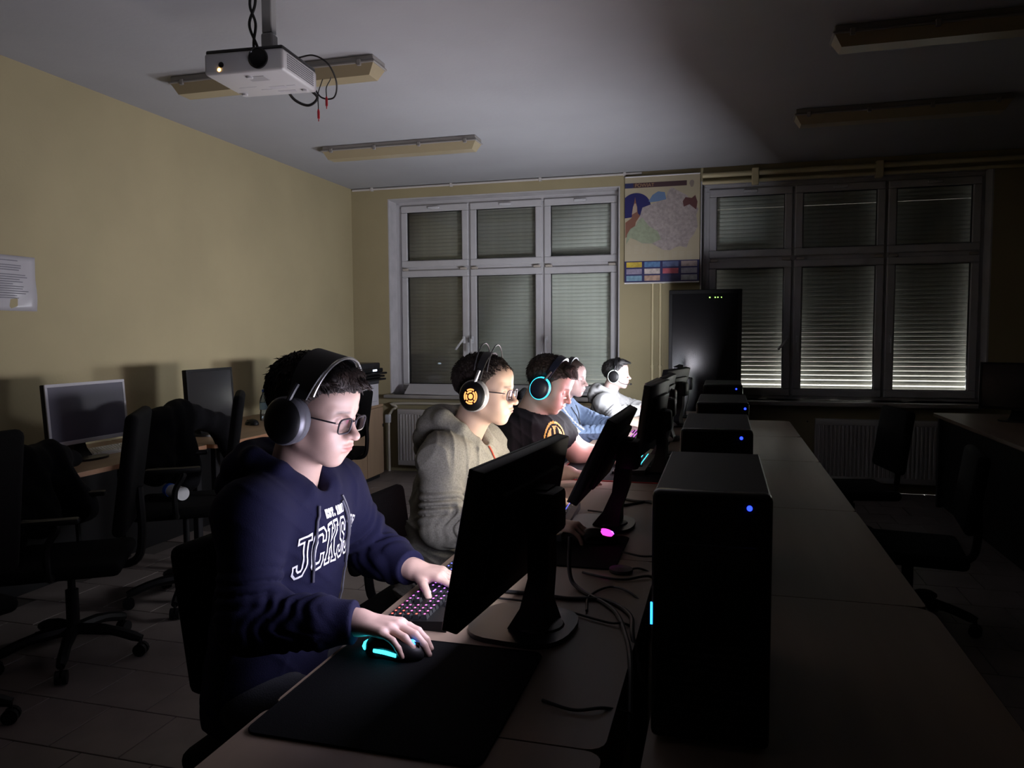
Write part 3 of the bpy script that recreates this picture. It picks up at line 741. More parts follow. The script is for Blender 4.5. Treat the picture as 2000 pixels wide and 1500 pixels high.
flat('church_wall', [(.064, .63), (.074, .70), (.088, .73), (.10, .73), (.11, .70), (.11, .655)], mat('pale_brick_print', (.40, .30, .22), .5), mp, yy-.0012)
flat('lake_picture', [(.215, .745), (.25, .80), (.30, .83), (.36, .82), (.375, .755), (.30, .74), (.235, .735)], mat('lake_print', (.12, .19, .32), .5), mp, yy-.0002)
mpoly = [(.01, .36), (.05, .42), (.10, .40), (.16, .365), (.25, .36), (.30, .33), (.35, .30), (.41, .295), (.46, .32), (.50, .33), (.56, .315), (.58, .38), (.62, .43), (.655, .50), (.64, .60), (.66, .66), (.60, .70), (.56, .78), (.50, .815), (.42, .86), (.385, .82), (.37, .75), (.30, .735), (.22, .71), (.16, .69), (.14, .62), (.10, .53), (.05, .50), (.02, .45)]
mm = mat('map_print', (.40, .345, .33), .55, noise=(40, .3)); flat('district_area', mpoly, mm, mp, yy-.0008)
flat('green_area', [(.012, .362), (.05, .42), (.10, .40), (.16, .367), (.25, .362), (.33, .40), (.30, .47), (.22, .52), (.16, .60), (.13, .58), (.10, .53), (.05, .50), (.02, .45)], mat('green_map_print', (.30, .34, .23), .55, noise=(30, .2)), mp, yy-.0014)
flat('red_picture', [(.52, .73), (.53, .68), (.58, .70), (.64, .65), (.65, .72), (.63, .78), (.60, .755), (.545, .765)], mat('dark_red_print', (.10, .035, .035), .5), mp, yy-.0014)
for k in range(9):
    b = MB()
    for r in range(7): b.box(.02+k*.068, .02+k*.068+.03+.02*random.random(), yy-.0006, yy, .205+r*.012-(.0 if k > 3 else -.07), .208+r*.012-(.0 if k > 3 else -.07))
    tag(b.build('legend_lines', mat('legend_print', (.44, .40, .30), .6), mp), kind='stuff')
flat('advert_band', rect(0, w, .012, .205), mat('navy_band', (.015, .015, .085), .5), mp, yy)
adc = [(.62, .45, .05), (.10, .22, .42), (.12, .16, .32), (.36, .28, .26), (.30, .26, .36), (.62, .54, .50), (.50, .10, .13), (.34, .34, .40), (.20, .36, .48), (.50, .33, .24), (.03, .03, .10), (.42, .44, .46)]
for k, c in enumerate(adc):
    i, j = k % 4, k//4
    x0 = .016+i*.165; z0 = .148-j*.062
    flat('advert', rect(x0, x0+.142, z0, z0+.048), mat('advert_print_%d' % k, c, .5, noise=(30, .35)), mp, yy-.0006)
# cracked plaster lines are left to the plaster relief; paper notice in a plastic sleeve on the yellow wall
nt = thing('paper_notice', 'printed paper notice in a plastic sleeve on the yellow wall', 'paper', (XL, 3.30, 1.685), 0)
b = MB(); nx, nz = 8, 10; v = []
for i in range(nx+1):
    for j in range(nz+1):
        u_, w_ = i/nx, j/nz; v.append((.006+.006*math.sin(7*u_+5*w_)*(1-w_)+.004*math.sin(11*u_-9*w_)*(1-w_), -.21+.31*u_, -.148+.296*w_))
b.add(v, [(i*(nz+1)+j, (i+1)*(nz+1)+j, (i+1)*(nz+1)+j+1, i*(nz+1)+j+1) for i in range(nx) for j in range(nz)])
o = b.build('sheet', mat('notice_paper', (.42, .405, .43), .3), nt, True); sm = o.modifiers.new('thick', 'SOLIDIFY'); sm.thickness = .002
b = MB()
for r in range(17):
    if r in (1, 5): continue
    l = random.uniform(.10, .20) if r != 0 else .14
    b.box(.0125, .0133, -.155, -.155+l, .118-r*.0125, .1225-r*.0125)
tag(b.build('print_lines', mat('notice_print', (.17, .165, .19), .6), nt), kind='stuff'); 

# ------------------------------------------------------------------ server cabinet at the back wall
sv = thing('server_cabinet', 'tall black network cabinet with green lights near the back wall', 'cabinet', (-.455, 6.68, 0), 0)
b = MB(); b.rbox(0, .60, .02, .46, 0, 1.765, .004, 1); b.build('housing', BLK, sv)
b = MB(); frame_ring(b, .0, .60, .04, 1.76, .03, -.002, .022, .002); b.build('door_frame', BLK, sv)
b = MB(); b.box(.03, .57, .004, .010, .07, 1.73); b.build('door', BLKS, sv)
b = MB(); b.rbox(.545, .56, -.018, 0, .85, .98, .004, 1); b.build('door_handle', DGREY, sv)
b = MB()
for (x, s) in ((.333, .010), (.378, .009), (.40, .008), (.430, .006)): b.box(x, x+s, -.001, .003, 1.692, 1.700)
tag(b.build('status_lights', emis('green_led', (.35, 1, .12), 3), sv), kind='stuff')

# ------------------------------------------------------------------ corner: cabinet, box, printer, sill papers
cb = thing('low_cabinet', 'low wooden cabinet in the corner under the printer', 'cabinet', (-3.66, 6.10, 0), 0)
b = MB(); b.box(0, .44, 0, .72, .04, .70); b.build('body', WOODL, cb)
b = MB(); b.rbox(-.005, .455, -.008, .728, .70, .722, .003, 1); b.build('top', WOODL, cb)
for y0 in (.004, .366):
    b = MB(); b.rbox(.441, .458, y0, y0+.35, .05, .692, .002, 1); d = b.build('door', mat('oak_door', (.30, .205, .13), .45, noise=(7, .25), scale=(1, 1, .08)), cb)
    b = MB(); b.rbox(.458, .468, y0+.30 if y0 < .1 else y0+.33, y0+.31 if y0 < .1 else y0+.34, .50, .53, .002, 1); b.build('hinge_screw', BLK, d)
b = MB(); b.box(.01, .42, .02, .70, 0, .04); b.build('plinth', DGREY, cb)
bx = thing('carton', 'white cardboard box with a red mark on the corner cabinet', 'box', (-3.60, 6.30, .722), 0)
b = MB(); b.rbox(0, .40, 0, .42, 0, .225, .003, 1); b.build('box', mat('white_carton', (.42, .41, .44), .5), bx)
b = MB(); b.box(-.004, .404, -.004, .424, .205, .240); b.build('lid', mat('dark_carton_lid', (.03, .03, .035), .5), bx)
b = MB(); b.prism([(.20, .125), (.215, .155), (.225, .15), (.23, .17), (.245, .16), (.24, .13), (.22, .10)], 'x', .4005, .4015); b.build('red_print', mat('red_print', (.32, .05, .05), .5), bx)
b = MB(); b.box(.4005, .4012, .04, .38, .038, .042); b.box(.4005, .4012, .10, .33, .178, .181); b.build('printed_line', mat('grey_line_print', (.2, .2, .24), .5), bx)
pr = thing('printer', 'black multifunction printer stacked on the white carton', 'printer', (-3.64, 6.12, .963), 0)
b = MB(); b.rbox(0, .46, .02, .60, 0, .10, .012, 2); b.build('body', BLK, pr, True)
b = MB(); b.rbox(.0, .47, .0, .58, .115, .168, .01, 2); b.rbox(.02, .30, .02, .22, .165, .20, .01, 2); b.build('scanner_lid', DGREY, pr, True)
b = MB(); b.add([(.46, .33, .135), (.50, .33, .09), (.50, .45, .09), (.46, .45, .135)], [(0, 1, 2, 3)]); b.rbox(.44, .50, .10, .58, .08, .118, .006, 1); b.build('control_panel', BLKS, pr)
b = MB(); b.box(.5005, .503, .36, .44, .092, .108); b.build('display', emis('printer_display', (.65, .80, 1), 3), pr)
for k, (dx, z) in enumerate(((.055, .058), (.04, .03), (.062, .004))):
    b = MB(); b.rbox(.40, .46+dx, .08+.02*k, .64-.02*k, z, z+.018, .004, 1); b.build('paper_tray', BLK, pr, True)
# papers on the sill
pp = thing('paper_stack', 'sheets of white paper lying on the sill of the lit window', 'paper', (-2.75, YB-.005, ZS), 0)
for k, (a, dx, dy) in enumerate(((2, 0, 0), (-3, .05, -.01), (4, -.03, .005))):
    b = MB(); b.box(-.32+dx, .30+dx, -.085+dy, .085+dy, .002+k*.006, .005+k*.006); b.xf(T(0, 0, .042) @ RX(rad(24+k*3)) @ RZ(rad(a*.5))); b.build('sheet', PAPER, pp)
fd = thing('folder', 'dark folder at the left end of the sill under the papers', 'folder', (-3.12, YB+.01, ZS), 0)
b = MB(); b.box(-.10, .06, -.07, .07, 0, .014); b.build('cover', mat('dark_cover', (.03, .028, .028), .5), fd); b = MB(); b.box(-.095, .058, -.067, .072, .003, .011); b.build('pages', PAPER, fd)
# bottle of water
bt = thing('water_bottle', 'clear plastic water bottle with a blue cap on the desk at the yellow wall', 'bottle', (-3.36, 5.06, ZD), 0)
b = MB(); b.lathe([(0, 0), (.031, .0), (.034, .008), (.034, .06), (.031, .075), (.034, .09), (.034, .145), (.028, .175), (.014, .205), (.013, .222)], 20); b.build('body', glass('bottle_plastic', (.70, .78, .88), 1), bt, True)
b = MB(); b.lathe([(.0345, .085), (.0347, .087), (.0347, .135), (.0345, .137)], 20); b.build('label', mat('pale_blue_label', (.25, .42, .55), .5), bt, True)
b = MB(); b.lathe([(.0155, .218), (.0155, .236), (0, .238)], 16); b.build('cap', mat('blue_cap', (.03, .12, .60), .4), bt, True)

# ------------------------------------------------------------------ office chairs
def office_chair(loc, rotz, label, arms=True, back=(.46, .52), zs=.46, rec=rad(8), star=0):
    """faces local +X"""
    c = thing('office_chair', label, 'chair', loc, rotz, 'black office chairs')
    s = MB(); s.rbox(-.23, .23, -.235, .235, zs-.06, zs, .028, 3); s.build('seat', FABK, c, True)
    B = T(-.215, 0, zs+.10) @ RY(-rec)
    s = MB(); bw, bh = back
    for k in range(1): s.rbox(-.035, .02, -bw/2, bw/2, 0, bh, .026, 3)
    s.xf(B); s.build('backrest', FABK, c, True)
    s = MB(); s.tube(spline([(-.10, 0, zs-.07), (-.25, 0, zs-.06), (-.285, 0, zs+.05), tuple(B @ Vector((-.04, 0, .18)))], 5), .018, 8); s.build('back_bar', BLK, c, True)
    s = MB(); s.cyl((0, 0, .10), (0, 0, .30), .026, None, 14); s.cyl((0, 0, .28), (0, 0, zs-.055), .016, None, 12); s.rbox(-.10, .10, -.09, .09, zs-.085, zs-.055, .005, 1); s.build('gas_column', BLK, c, True)
    for k in range(5):
        a = rad(72*k+star); d = Vector((math.cos(a), math.sin(a), 0))
        s = MB(); s.tube(spline([(d*.02)+Vector((0, 0, .125)), d*.16+Vector((0, 0, .115)), d*.29+Vector((0, 0, .075))], 4), [.026]*4+[.022]*4+[.017], 8); l = s.build('base_leg', BLK, c, True)
        s = MB(); n = d.cross(Vector((0, 0, 1))); p = d*.285+Vector((0, 0, .028))
        s.cyl(p-n*.022, p-n*.005, .028, None, 14); s.cyl(p+n*.005, p+n*.022, .028, None, 14); s.cyl(p+Vector((0, 0, .0)), p+Vector((0, 0, .05)), .007, None, 8); s.build('castor', BLK, l, True)
    if arms:
        for sy in (-1, 1):
            s = MB(); s.tube(spline([(.02, sy*.22, zs-.04), (.02, sy*.285, zs-.02), (.02, sy*.29, zs+.10), (-.02, sy*.285, zs+.19), (.10, sy*.28, zs+.205)], 5), .014, 8); s.rbox(-.10, .15, sy*.285-.025, sy*.285+.025, zs+.19, zs+.215, .01, 2); s.build('armrest', BLK, c, True)
    return c
office_chair((-2.72, 2.62, 0), rad(214), 'empty black office chair nearest the silver monitor', star=20)
office_chair((-2.72, 3.36, 0), rad(214), 'empty black office chair in front of the black monitor at the yellow wall', back=(.46, .46), zs=.54, star=10)
office_chair((-3.17, 5.77, 0), rad(192), 'empty black office chair beside the corner cabinet', back=(.40, .40), arms=False, star=33, zs=.43)
office_chair((-2.72, 1.95, 0), rad(170), 'black office chair at the far left edge of the picture', star=5)
office_chair((.80, 5.25, 0), rad(190), 'dark office chair near the far end of the right-hand row', arms=False, star=8, zs=.42, back=(.44, .40))
office_chair((.86, 3.95, 0), rad(172), 'dark office chair halfway along the right-hand row', arms=False, star=25, zs=.40, back=(.44, .36))
# chairs of the seated row
office_chair((-.955, 1.64, 0), rad(-3), 'black office chair under the boy in navy hoodie', back=(.35, .36), zs=.45, arms=False)
office_chair((-1.00, 2.56, 0), rad(-4), 'black office chair under the boy in grey hoodie', back=(.42, .26), arms=False, zs=.45, star=40)
office_chair((-.96, 3.46, 0), rad(3), 'black office chair under the boy in black T-shirt', back=(.46, .40), zs=.43, arms=False)
office_chair((-1.07, 4.92, 0), rad(0), 'black office chair under the boy in blue jacket', back=(.46, .42), zs=.43, star=15, arms=False)
office_chair((-1.00, 6.14, 0), rad(2), 'black office chair under the boy in white hoodie', back=(.46, .34), zs=.41, arms=False)
office_chair((-1.16, 5.52, 0), rad(10), 'empty black office chair between the blue jacket and the white hoodie', back=(.46, .46), zs=.43, arms=False, star=50)
# coats thrown over things on the left
def coat(lo, hi, prims, label, org, h=.014):
    def fn(P):
        d = None
        for (a, b_, r1, r2) in prims:
            q = rcone(P, a, b_, r1, r2); d = q if d is None else smin(d, q, .06)
        return d + .006*np.sin(P[:, 0]*31+3*np.sin(P[:, 2]*17))*np.sin(P[:, 1]*27+2*np.sin(P[:, 2]*11)) + .004*np.sin(P[:, 1]*70+4*np.sin(P[:, 2]*9))
    v, f = surfnets(fn, lo, hi, h)
    return tag(link('coat', np_mesh('coat', v, f, COAT, org), None), label, 'coat', 'dark coats over chairs')
o = coat((-3.45, 3.05, .40), (-2.45, 4.15, 1.2), [((-2.93, 3.42, .93), (-2.95, 3.62, .96), .065, .07), ((-2.93, 3.42, .92), (-2.90, 3.36, .70), .08, .10), ((-2.95, 3.62, .96), (-2.88, 3.92, .86), .07, .06), ((-2.94, 3.55, .88), (-2.92, 3.60, .62), .10, .10), ((-2.9, 3.9, .85), (-2.86, 3.96, .66), .06, .05)], 'black coat heaped beside the black monitor at the yellow wall', (-2.93, 3.55, .5)); o.location = (-2.93, 3.55, .5)
o = coat((-3.4, 2.1, .35), (-2.5, 3.3, 1.2), [((-2.98, 2.50, .86), (-3.0, 2.80, .84), .07, .06), ((-2.95, 2.45, .86), (-2.86, 2.42, .56), .08, .09), ((-2.98, 2.78, .84), (-2.90, 2.86, .60), .06, .08), ((-2.96, 2.62, .82), (-2.88, 2.62, .60), .09, .09), ((-3.0, 2.8, .83), (-3.05, 2.98, .80), .06, .04)], 'dark coat heaped on the desk edge at the far left', (-2.95, 2.62, .6)); o.location = (-2.95, 2.62, .6)
# white roll with a blue end on the chair seat
rl = thing('wipes_tube', 'white tube with a blue round cap lying on a chair seat', 'tube', (-2.79, 3.36, .578), rad(-25))
b = MB(); b.cyl((-.02, 0, 0), (.10, 0, .0), .035, None, 22); b.build('tube', WHITE, rl, True)
b = MB(); b.cyl((-.055, 0, 0), (-.02, 0, 0), .037, None, 22); b.build('cap', mat('blue_cap', (.03, .12, .60), .4), rl, True)
# ------------------------------------------------------------------ cables on the desks
z = ZD+.005
cord('cable', [(-.38, 1.93, ZD+.12), (-.375, 1.90, ZD+.03), (-.34, 1.86, z), (-.24, 1.74, z), (-.19, 1.58, z), (-.165, 1.44, z), (-.15, 1.30, .70)], .0055, 'thick black cable sweeping from the first monitor to the gap by the tower', group='desk cables')
cord('cable', [(-.53, 1.80, z), (-.44, 1.80, z), (-.36, 1.79, z), (-.27, 1.80, z), (-.20, 1.72, z), (-.18, 1.60, z), (-.15, 1.50, .70)], .005, 'black cable crossing behind the first monitor stand', group='desk cables')
cord('cable', [(-.53, 1.75, z), (-.42, 1.74, z), (-.33, 1.70, z), (-.24, 1.66, z), (-.20, 1.66, z), (-.15, 1.67, .72)], .0028, 'thin black cable under the first monitor', group='desk cables')
cord('cable', [(-.30, 1.72, z), (-.31, 1.82, z), (-.27, 1.90, z), (-.21, 1.86, z), (-.15, 1.80, .72)], .003, 'thin black cable looping left of the first tower', group='desk cables')
cord('cable', [(-.36, 2.00, z), (-.29, 1.97, z), (-.24, 1.97, z), (-.18, 2.01, z), (-.15, 2.02, .72)], .0035, 'thin cable just in front of the second mouse mat', group='desk cables')
cord('cable', [(-.28, 2.22, z), (-.22, 2.19, z), (-.16, 2.20, z), (-.14, 2.22, .72)], .003, 'thin cable leaving the second mouse mat', group='desk cables')
cord('cable', [(-.30, 1.27, z), (-.24, 1.25, z), (-.19, 1.27, z), (-.15, 1.33, .72)], .003, 'thin dark cable beside the large mouse mat', group='desk cables')
cord('cable', [(-.36, 2.77, ZD+.13), (-.375, 2.80, ZD+.03), (-.35, 2.84, z), (-.27, 2.92, z), (-.21, 2.83, z), (-.15, 2.62, .71)], .0055, 'black cable hanging from the second monitor', group='desk cables')
cord('cable', [(-.40, 2.98, z), (-.33, 2.92, z), (-.25, 2.90, z), (-.20, 2.78, z), (-.15, 2.60, .71)], .005, 'black cable behind the second monitor stand', group='desk cables')
cord('cable', [(-.47, 2.72, z), (-.40, 2.70, z), (-.34, 2.67, z)], .003, 'thin lead of the blue glowing keyboard', group='desk cables')
cord('cable', [(-.30, 4.05, z), (-.24, 4.02, z), (-.20, 3.85, z), (-.24, 3.70, z)], .005, 'black cable coiled by the third monitor', group='desk cables')
cord('cable', [(-.34, 4.18, z), (-.27, 4.12, z), (-.20, 4.20, z), (-.17, 4.10, z)], .005, 'black cable beyond the cyan keyboard', group='desk cables')
o = cord('cable', [(-.245, 2.045, z+.002), (-.21, 2.07, z), (-.15, 2.07, .73)], .003, 'short lead of the small round hub on the desk', group='desk cables')
hb = thing('usb_hub', 'small flat dark round hub on the desk near the tower', 'hub', (-.262, 2.045, ZD), 0)
b = MB(); b.lathe([(0, 0), (.030, 0), (.033, .004), (.032, .010), (.0, .012)], 20); b.build('puck', mat('dark_brown_plastic', (.018, .011, .010), .5), hb, True)

# ------------------------------------------------------------------ people
def unit(v): v = np.asarray(v, float); return v/np.linalg.norm(v)
def head_matrix(pos, yaw, pitch, roll=0, s=1.):
    return T(*pos) @ RZ(yaw) @ RY(pitch) @ RX(roll) @ Matrix.Scale(s, 4)
def to_local(P, M):
    Mi = np.array(M.inverted(), f32); return P @ Mi[:3, :3].T + Mi[:3, 3]
def head_sdf(p, fat=0., jaw=1.):
    pa = p.copy(); pa[:, 1] = np.abs(pa[:, 1])
    d = ell(p, (-.012, 0, .032), (.100, .078, .080))
    d = smin(d, ell(p, (.030, 0, -.026), (.060, .060+fat, .078)), .03)
    d = smin(d, ell(p, (.004, 0, -.042), (.060, .066+fat, .056)), .03)
    d = smin(d, rcone(pa, (.008, .049+fat, -.064), (.062, .013, -.099), .016+fat*.5, .016), .028)
    d = smin(d, ell(p, (.074, 0, -.100), (.020*jaw, .022, .018)), .018)
    d = smin(d, ell(pa, (.056, .041+fat*.6, -.026), (.028, .024, .024)), .022)
    d = smin(d, ell(p, (.046, 0, .050), (.045, .060, .042)), .03)
    d = smin(d, ell(pa, (.040, .050, .010), (.032, .020, .032)), .02)
    d = smin(d, rcone(pa, (.086, .012, .017), (.070, .046, .018), .010, .009), .016)
    d = smax(d, -ell(pa, (.103, .033, .000), (.022, .020, .0115)), .014)
    d = smin(d, sph(pa, (.0755, .0315, -.001), .0130), .003)
    d = smax(d, -ell(pa, (.092, .032, -.0075), (.010, .013, .0008)), .0015)
    d = smin(d, rcone(p, (.089, 0, .010), (.112, 0, -.028), .0062, .0080), .013)
    d = smin(d, ell(p, (.1130, 0, -.0325), (.0135, .0115, .0105)), .009)
    d = smin(d, ell(pa, (.102, .0125, -.0345), (.0115, .0072, .0078)), .005)
    d = smax(d, -ell(pa, (.108, .0065, -.0425), (.0065, .0034, .0045)), .003)
    d = smin(d, ell(p, (.078, 0, -.064), (.025, .032, .026)), .018)
    d = smin(d, ell(pa, (.062, .028+fat*.5, -.062), (.028, .025, .030)), .032)
    d = smin(d, ell(p, (.1030, 0, -.0590), (.0072, .0215, .0052)), .006)
    d = smin(d, ell(p, (.1010, 0, -.0698), (.0072, .0205, .0060)), .006)
    d = smax(d, -ell(p, (.112, 0, -.0643), (.0125, .0185, .0010)), .003)
    d = smax(d, -ell(p, (.110, 0, -.0835), (.014, .022, .008)), .010)
    ear = ell(pa, (-.012, .0795, -.006), (.021, .0085, .031)); ear = smax(ear, -ell(pa, (-.008, .089, -.004), (.012, .007, .020)), .004)
    return smin(d, ear, .006)
def zline(x, fr=.070):
    return np.interp(x, [-.12, -.05, -.02, .012, .022, .040, .055, .09, .12], [-.055, -.060, -.030, -.022, -.012, .030, .050, fr, fr]).astype(f32)
def hair_sdf(p, style, thick):
    d = ell(p, (-.014, 0, .035), (.103+thick, .081+thick, .083+thick*1.1))
    ay = np.abs(p[:, 1])
    zl = zline(p[:, 0] + ay*ay*2.2, .066 if style != 'quiff' else .070)
    n = .0022*np.sin(p[:, 1]*300+5*np.sin(p[:, 0]*60))*np.sin(p[:, 0]*90+2*np.sin(p[:, 2]*120)) + .0014*np.sin(p[:, 1]*520+p[:, 2]*260)
    d = smax(d + n, (zl + .004*np.sin(p[:, 1]*260)*np.sin(p[:, 0]*140+1) - p[:, 2]), .007)
    if style == 'fringe':
        for k in range(9):
            y = -.050+.0125*k
            q = rcone(p, (.060, y, .092), (.094-abs(y)*.35, y+.012, .073+.006*math.sin(k*2.1)), .017, .0055); d = smin(d, q, .009)
        d = smin(d, rcone(p, (.088, .030, .083), (.104, .046, .074), .010, .003), .008)
    if style == 'quiff':
        for k in range(7):
            y = -.045+.015*k
            q = rcone(p, (.040, y, .104), (.106-abs(y)*.3, y+.004, .096), .020, .007); d = smin(d, q, .012)
    if style == 'messy':
        for k in range(8):
            y = -.05+.0143*k
            q = rcone(p, (.055, y, .096), (.100-abs(y)*.3, y-.006, .078+.005*math.sin(3*k)), .018, .006); d = smin(d, q, .01)
    inner = ell(p, (-.012, 0, .032), (.094, .072, .075))
    return smax(d, -inner, .004)
def skin_cols(p, base, redn=1.):
    c = np.repeat(V3(base)[None], len(p), 0); ay = np.abs(p[:, 1])
    def blend(w, col):
        nonlocal c
        w = np.clip(w, 0, 1)[:, None]; c = c*(1-w)+V3(col)[None]*w
    lips = np.exp(-(((p[:, 1])/.019)**4 + ((p[:, 2]+.0642)/.0080)**4))*(p[:, 0] > .088)
    blend(lips*.75, (base[0]*.82, base[1]*.38, base[2]*.40))
    slit = np.exp(-(((p[:, 1])/.0175)**4 + ((p[:, 2]+.0642)/.0016)**2))*(p[:, 0] > .08); blend(slit*.6, (.14, .05, .05))
    nose = np.exp(-((p[:, 0]-.110)/.018)**2-(p[:, 1]/.018)**2-((p[:, 2]+.032)/.014)**2); blend(nose*.35*redn, (base[0]*.85, base[1]*.48, base[2]*.45))
    chk = np.exp(-((p[:, 0]-.075)/.03)**2-((ay-.045)/.022)**2-((p[:, 2]+.035)/.022)**2); blend(chk*.22*redn, (base[0]*.9, base[1]*.55, base[2]*.52))
    brow = np.exp(-((p[:, 2]-(.0205-.06*np.maximum(ay-.036, 0)))/.0038)**4-((ay-.032)/.019)**6)*(p[:, 0] > .055); blend(brow*.72, (.06, .035, .025))
    lash = np.exp(-((p[:, 2]+.0078)/.0014)**2-((ay-.032)/.0135)**6)*(p[:, 0] > .07); blend(lash*.85, (.03, .02, .02))
    return c.astype(f32)
def finger_prims(base, dirv, up, lens, rs, curl, spread_axis=None):
    """chain of three tapered bones; curl = bend angles (radians) towards -up"""
    out = []; p = Vector(base); d = Vector(dirv).normalized(); u = Vector(up).normalized(); side = d.cross(u).normalized()
    for L, r0, r1, c in zip(lens, rs[:-1], rs[1:], curl):
        R = Matrix.Rotation(-c, 3, side); d = R @ d
        q = p+d*L; out.append((tuple(p), tuple(q), r0, r1)); p = q
    return out
def hand_prims(W, D, U, left, curls=(.35, .5, .35), thumb=(.25, .25), scale=1., fdown=0.):
    """W wrist, D towards fingers, U out of the back of the hand; thumb on the proper side"""
    W = Vector(W); D = Vector(D).normalized(); U = (Vector(U)-D*Vector(U).dot(D)).normalized(); S = D.cross(U)   # right side seen from above with D ahead
    th = S if left else -S
    s = scale; palm = []; fing = []
    kn = []
    for k in range(4):
        off = (.030-.0195*k)*s
        kp = W+D*((.088-.004*abs(k-1)-.003*k)*s)+th*off+U*(.006-.003*abs(k-1.3))*s
        palm.append((tuple(W+th*off*.55+D*.01*s), tuple(kp), .0145*s, .0115*s)); kn.append(kp)
    palm.append((tuple(W-D*.03*s), tuple(W+D*.02*s), .024*s, .022*s))
    palm.append((tuple(W+D*.02*s+th*.012*s-U*.006*s), tuple(W+D*.05*s+th*.030*s-U*.010*s), .017*s, .014*s))
    lens = [(.040, .024, .020), (.044, .028, .021), (.040, .026, .020), (.032, .019, .018)]
    for k in range(4):
        dd = (D + th*(.10-.085*k)).normalized(); r = (.0092, .0095, .0088, .0076)[k]*s
        cc = curls[k] if isinstance(curls[0], (tuple, list)) else curls
        fing.append(finger_prims(kn[k], dd, U, [x*s for x in lens[k]], [r, r*.92, r*.86, r*.72], cc))
    tb = W+D*.030*s+th*.026*s-U*.008*s
    fing.append(finger_prims(tb, (D*.75+th*.75-U*.15), U, [.040*s, .030*s, .024*s], [.0125*s, .0105*s, .0098*s, .0078*s], (0., thumb[0]*.6, thumb[1]*.6)))
    return palm, fing
def hand_sdf(P, hp):
    palm, fing = hp; d = None
    for q in palm:
        e = rcone(P, *q); d = e if d is None else smin(d, e, .012)
    for ch in fing:
        f = None
        for q in ch:
            e = rcone(P, *q); f = e if f is None else smin(f, e, .003)
        d = smin(d, f, .006)
    return d
def person(cfg):
    g = cfg.get; org = V3((cfg['pelvis'][0], cfg['pelvis'][1], 0))
    SRr, SLl = V3(cfg['sr']), V3(cfg['sl']); ER, EL = V3(cfg['er']), V3(cfg['el']); WR, WL = V3(cfg['wr']), V3(cfg['wl'])
    PV, NB = V3(cfg['pelvis']), V3(cfg['neck']); HM = head_matrix(cfg['head'], cfg['yaw'], cfg['pitch'], g('roll', 0), g('hs', 1.))
    fat = g('fat', 0.); hd, hb = g('hres', .003), g('cres', .006); skin = cfg['skin']
    root = thing('person', cfg['label'], 'person', tuple(float(a) for a in org), 0, 'boys seated in a row at the computers')
    U = unit(NB-PV); S = SLl-SRr; S = unit(S-U*float(S @ U)); Fw = np.cross(S, U)
    Fm = np.stack([Fw, S, U]).astype(f32); L = float(np.linalg.norm(NB-PV))
    tf = lambda P: (P-PV) @ Fm.T
    inv = lambda q: tuple((np.asarray(q, float) @ Fm + PV))
    rw, rch, ky = g('rw', .125), g('rch', .125), g('ky', .70)
    legs = cfg['legs']
    # ---- skin: one surface made of head and neck, forearms with hands, and the body under the clothes
    nk0 = tuple(HM @ Vector((-.022, 0, -.045))); nkr = .050+fat*.8
    nkb = tuple(NB+V3(Fw)*.0-V3(U)*.02)
    def fn_head(P):
        p = to_local(P, HM); s_ = g('hs', 1.)
        d = head_sdf(p, fat*.55, g('jaw', 1.))*s_
        nk = smin(rcone(P, nk0, nkb, nkr, nkr+.010), rcone(P, tuple(HM @ Vector((.02, 0, -.075))), nkb, .030+fat, .040+fat), .03)
        return smin(d, nk, .022)
    hc = V3(cfg['head']); lo = np.minimum(hc-.16, NB-.09); hi = np.maximum(hc+.16, NB+.09); lo[2] = NB[2]-.07
    v, f = surfnets(fn_head, lo, hi, hd)
    pl = to_local(v, HM); col = skin_cols(pl, skin, g('redn', 1.))
    parts = [(v, f, col)]
    for (E, W, D, Uv, left, hk) in ((ER, WR, cfg['hr_dir'], cfg.get('hr_up', (0, 0, 1)), False, 'hr'), (EL, WL, cfg['hl_dir'], cfg.get('hl_up', (0, 0, 1)), True, 'hl')):
        hp = hand_prims(W, D, Uv, left, **g(hk+'_kw', {}))
        bare = g('top') == 'tshirt'; r0 = (.045+fat) if bare else .034
        ax = unit(np.asarray(E)-np.asarray(W)); st = E if bare else W+V3(ax)*.10
        def fn_h(P, hp=hp, st=st, W=W, bare=bare, E=E, r0=r0, left=left):
            d = hand_sdf(P, hp); d = smin(d, rcone(P, st, W, r0, .026+fat*.3), .015)
            if bare: d = smin(d, rcone(P, SLl if left else SRr, E, .056+fat, .045+fat), .025)
            return d
        pts = np.array([q for q in (W, st) + ((SRr,) if bare and not left else (SLl,) if bare else ())]+[np.array(x[1]) for ch in hp[1] for x in ch])
        v, f = surfnets(fn_h, pts.min(0)-.075, pts.max(0)+.075, g('handres', .004))
        parts.append((v, f, np.repeat(V3(skin)[None], len(v), 0)))
    def fn_core(P):
        q = tf(P); q2 = q.copy(); q2[:, 1] *= ky
        d = rcone(q2, (0, 0, .02), (0, 0, L-.12), rw-.03, rch-.03)
        d = smin(d, rcone(P, SRr, SLl, .04, .04), .05)
        for a, b in ((SRr, ER), (SLl, EL)): d = smin(d, rcone(P, a, b, .042, .036), .03)
        for a, b in ((ER, WR), (EL, WL)): d = smin(d, rcone(P, a, b, .034, .022), .02)
        d = smin(d, rcone(P, NB, nk0, .045, .04), .03)
        for (h_, k_, a_) in legs: d = smin(smin(d, rcone(P, h_, k_, .06, .045), .05), rcone(P, k_, a_, .045, .03), .02)
        return d
    allp = np.array([PV, NB, SRr, SLl, ER, EL, WR, WL]+[np.array(x) for l in legs for x in l], float)
    v, f = surfnets(fn_core, allp.min(0)-.14, allp.max(0)+.14, .018); parts.append((v, f, np.repeat(V3(skin)[None], len(v), 0)))
    V, Fc, Cc = merge(parts)
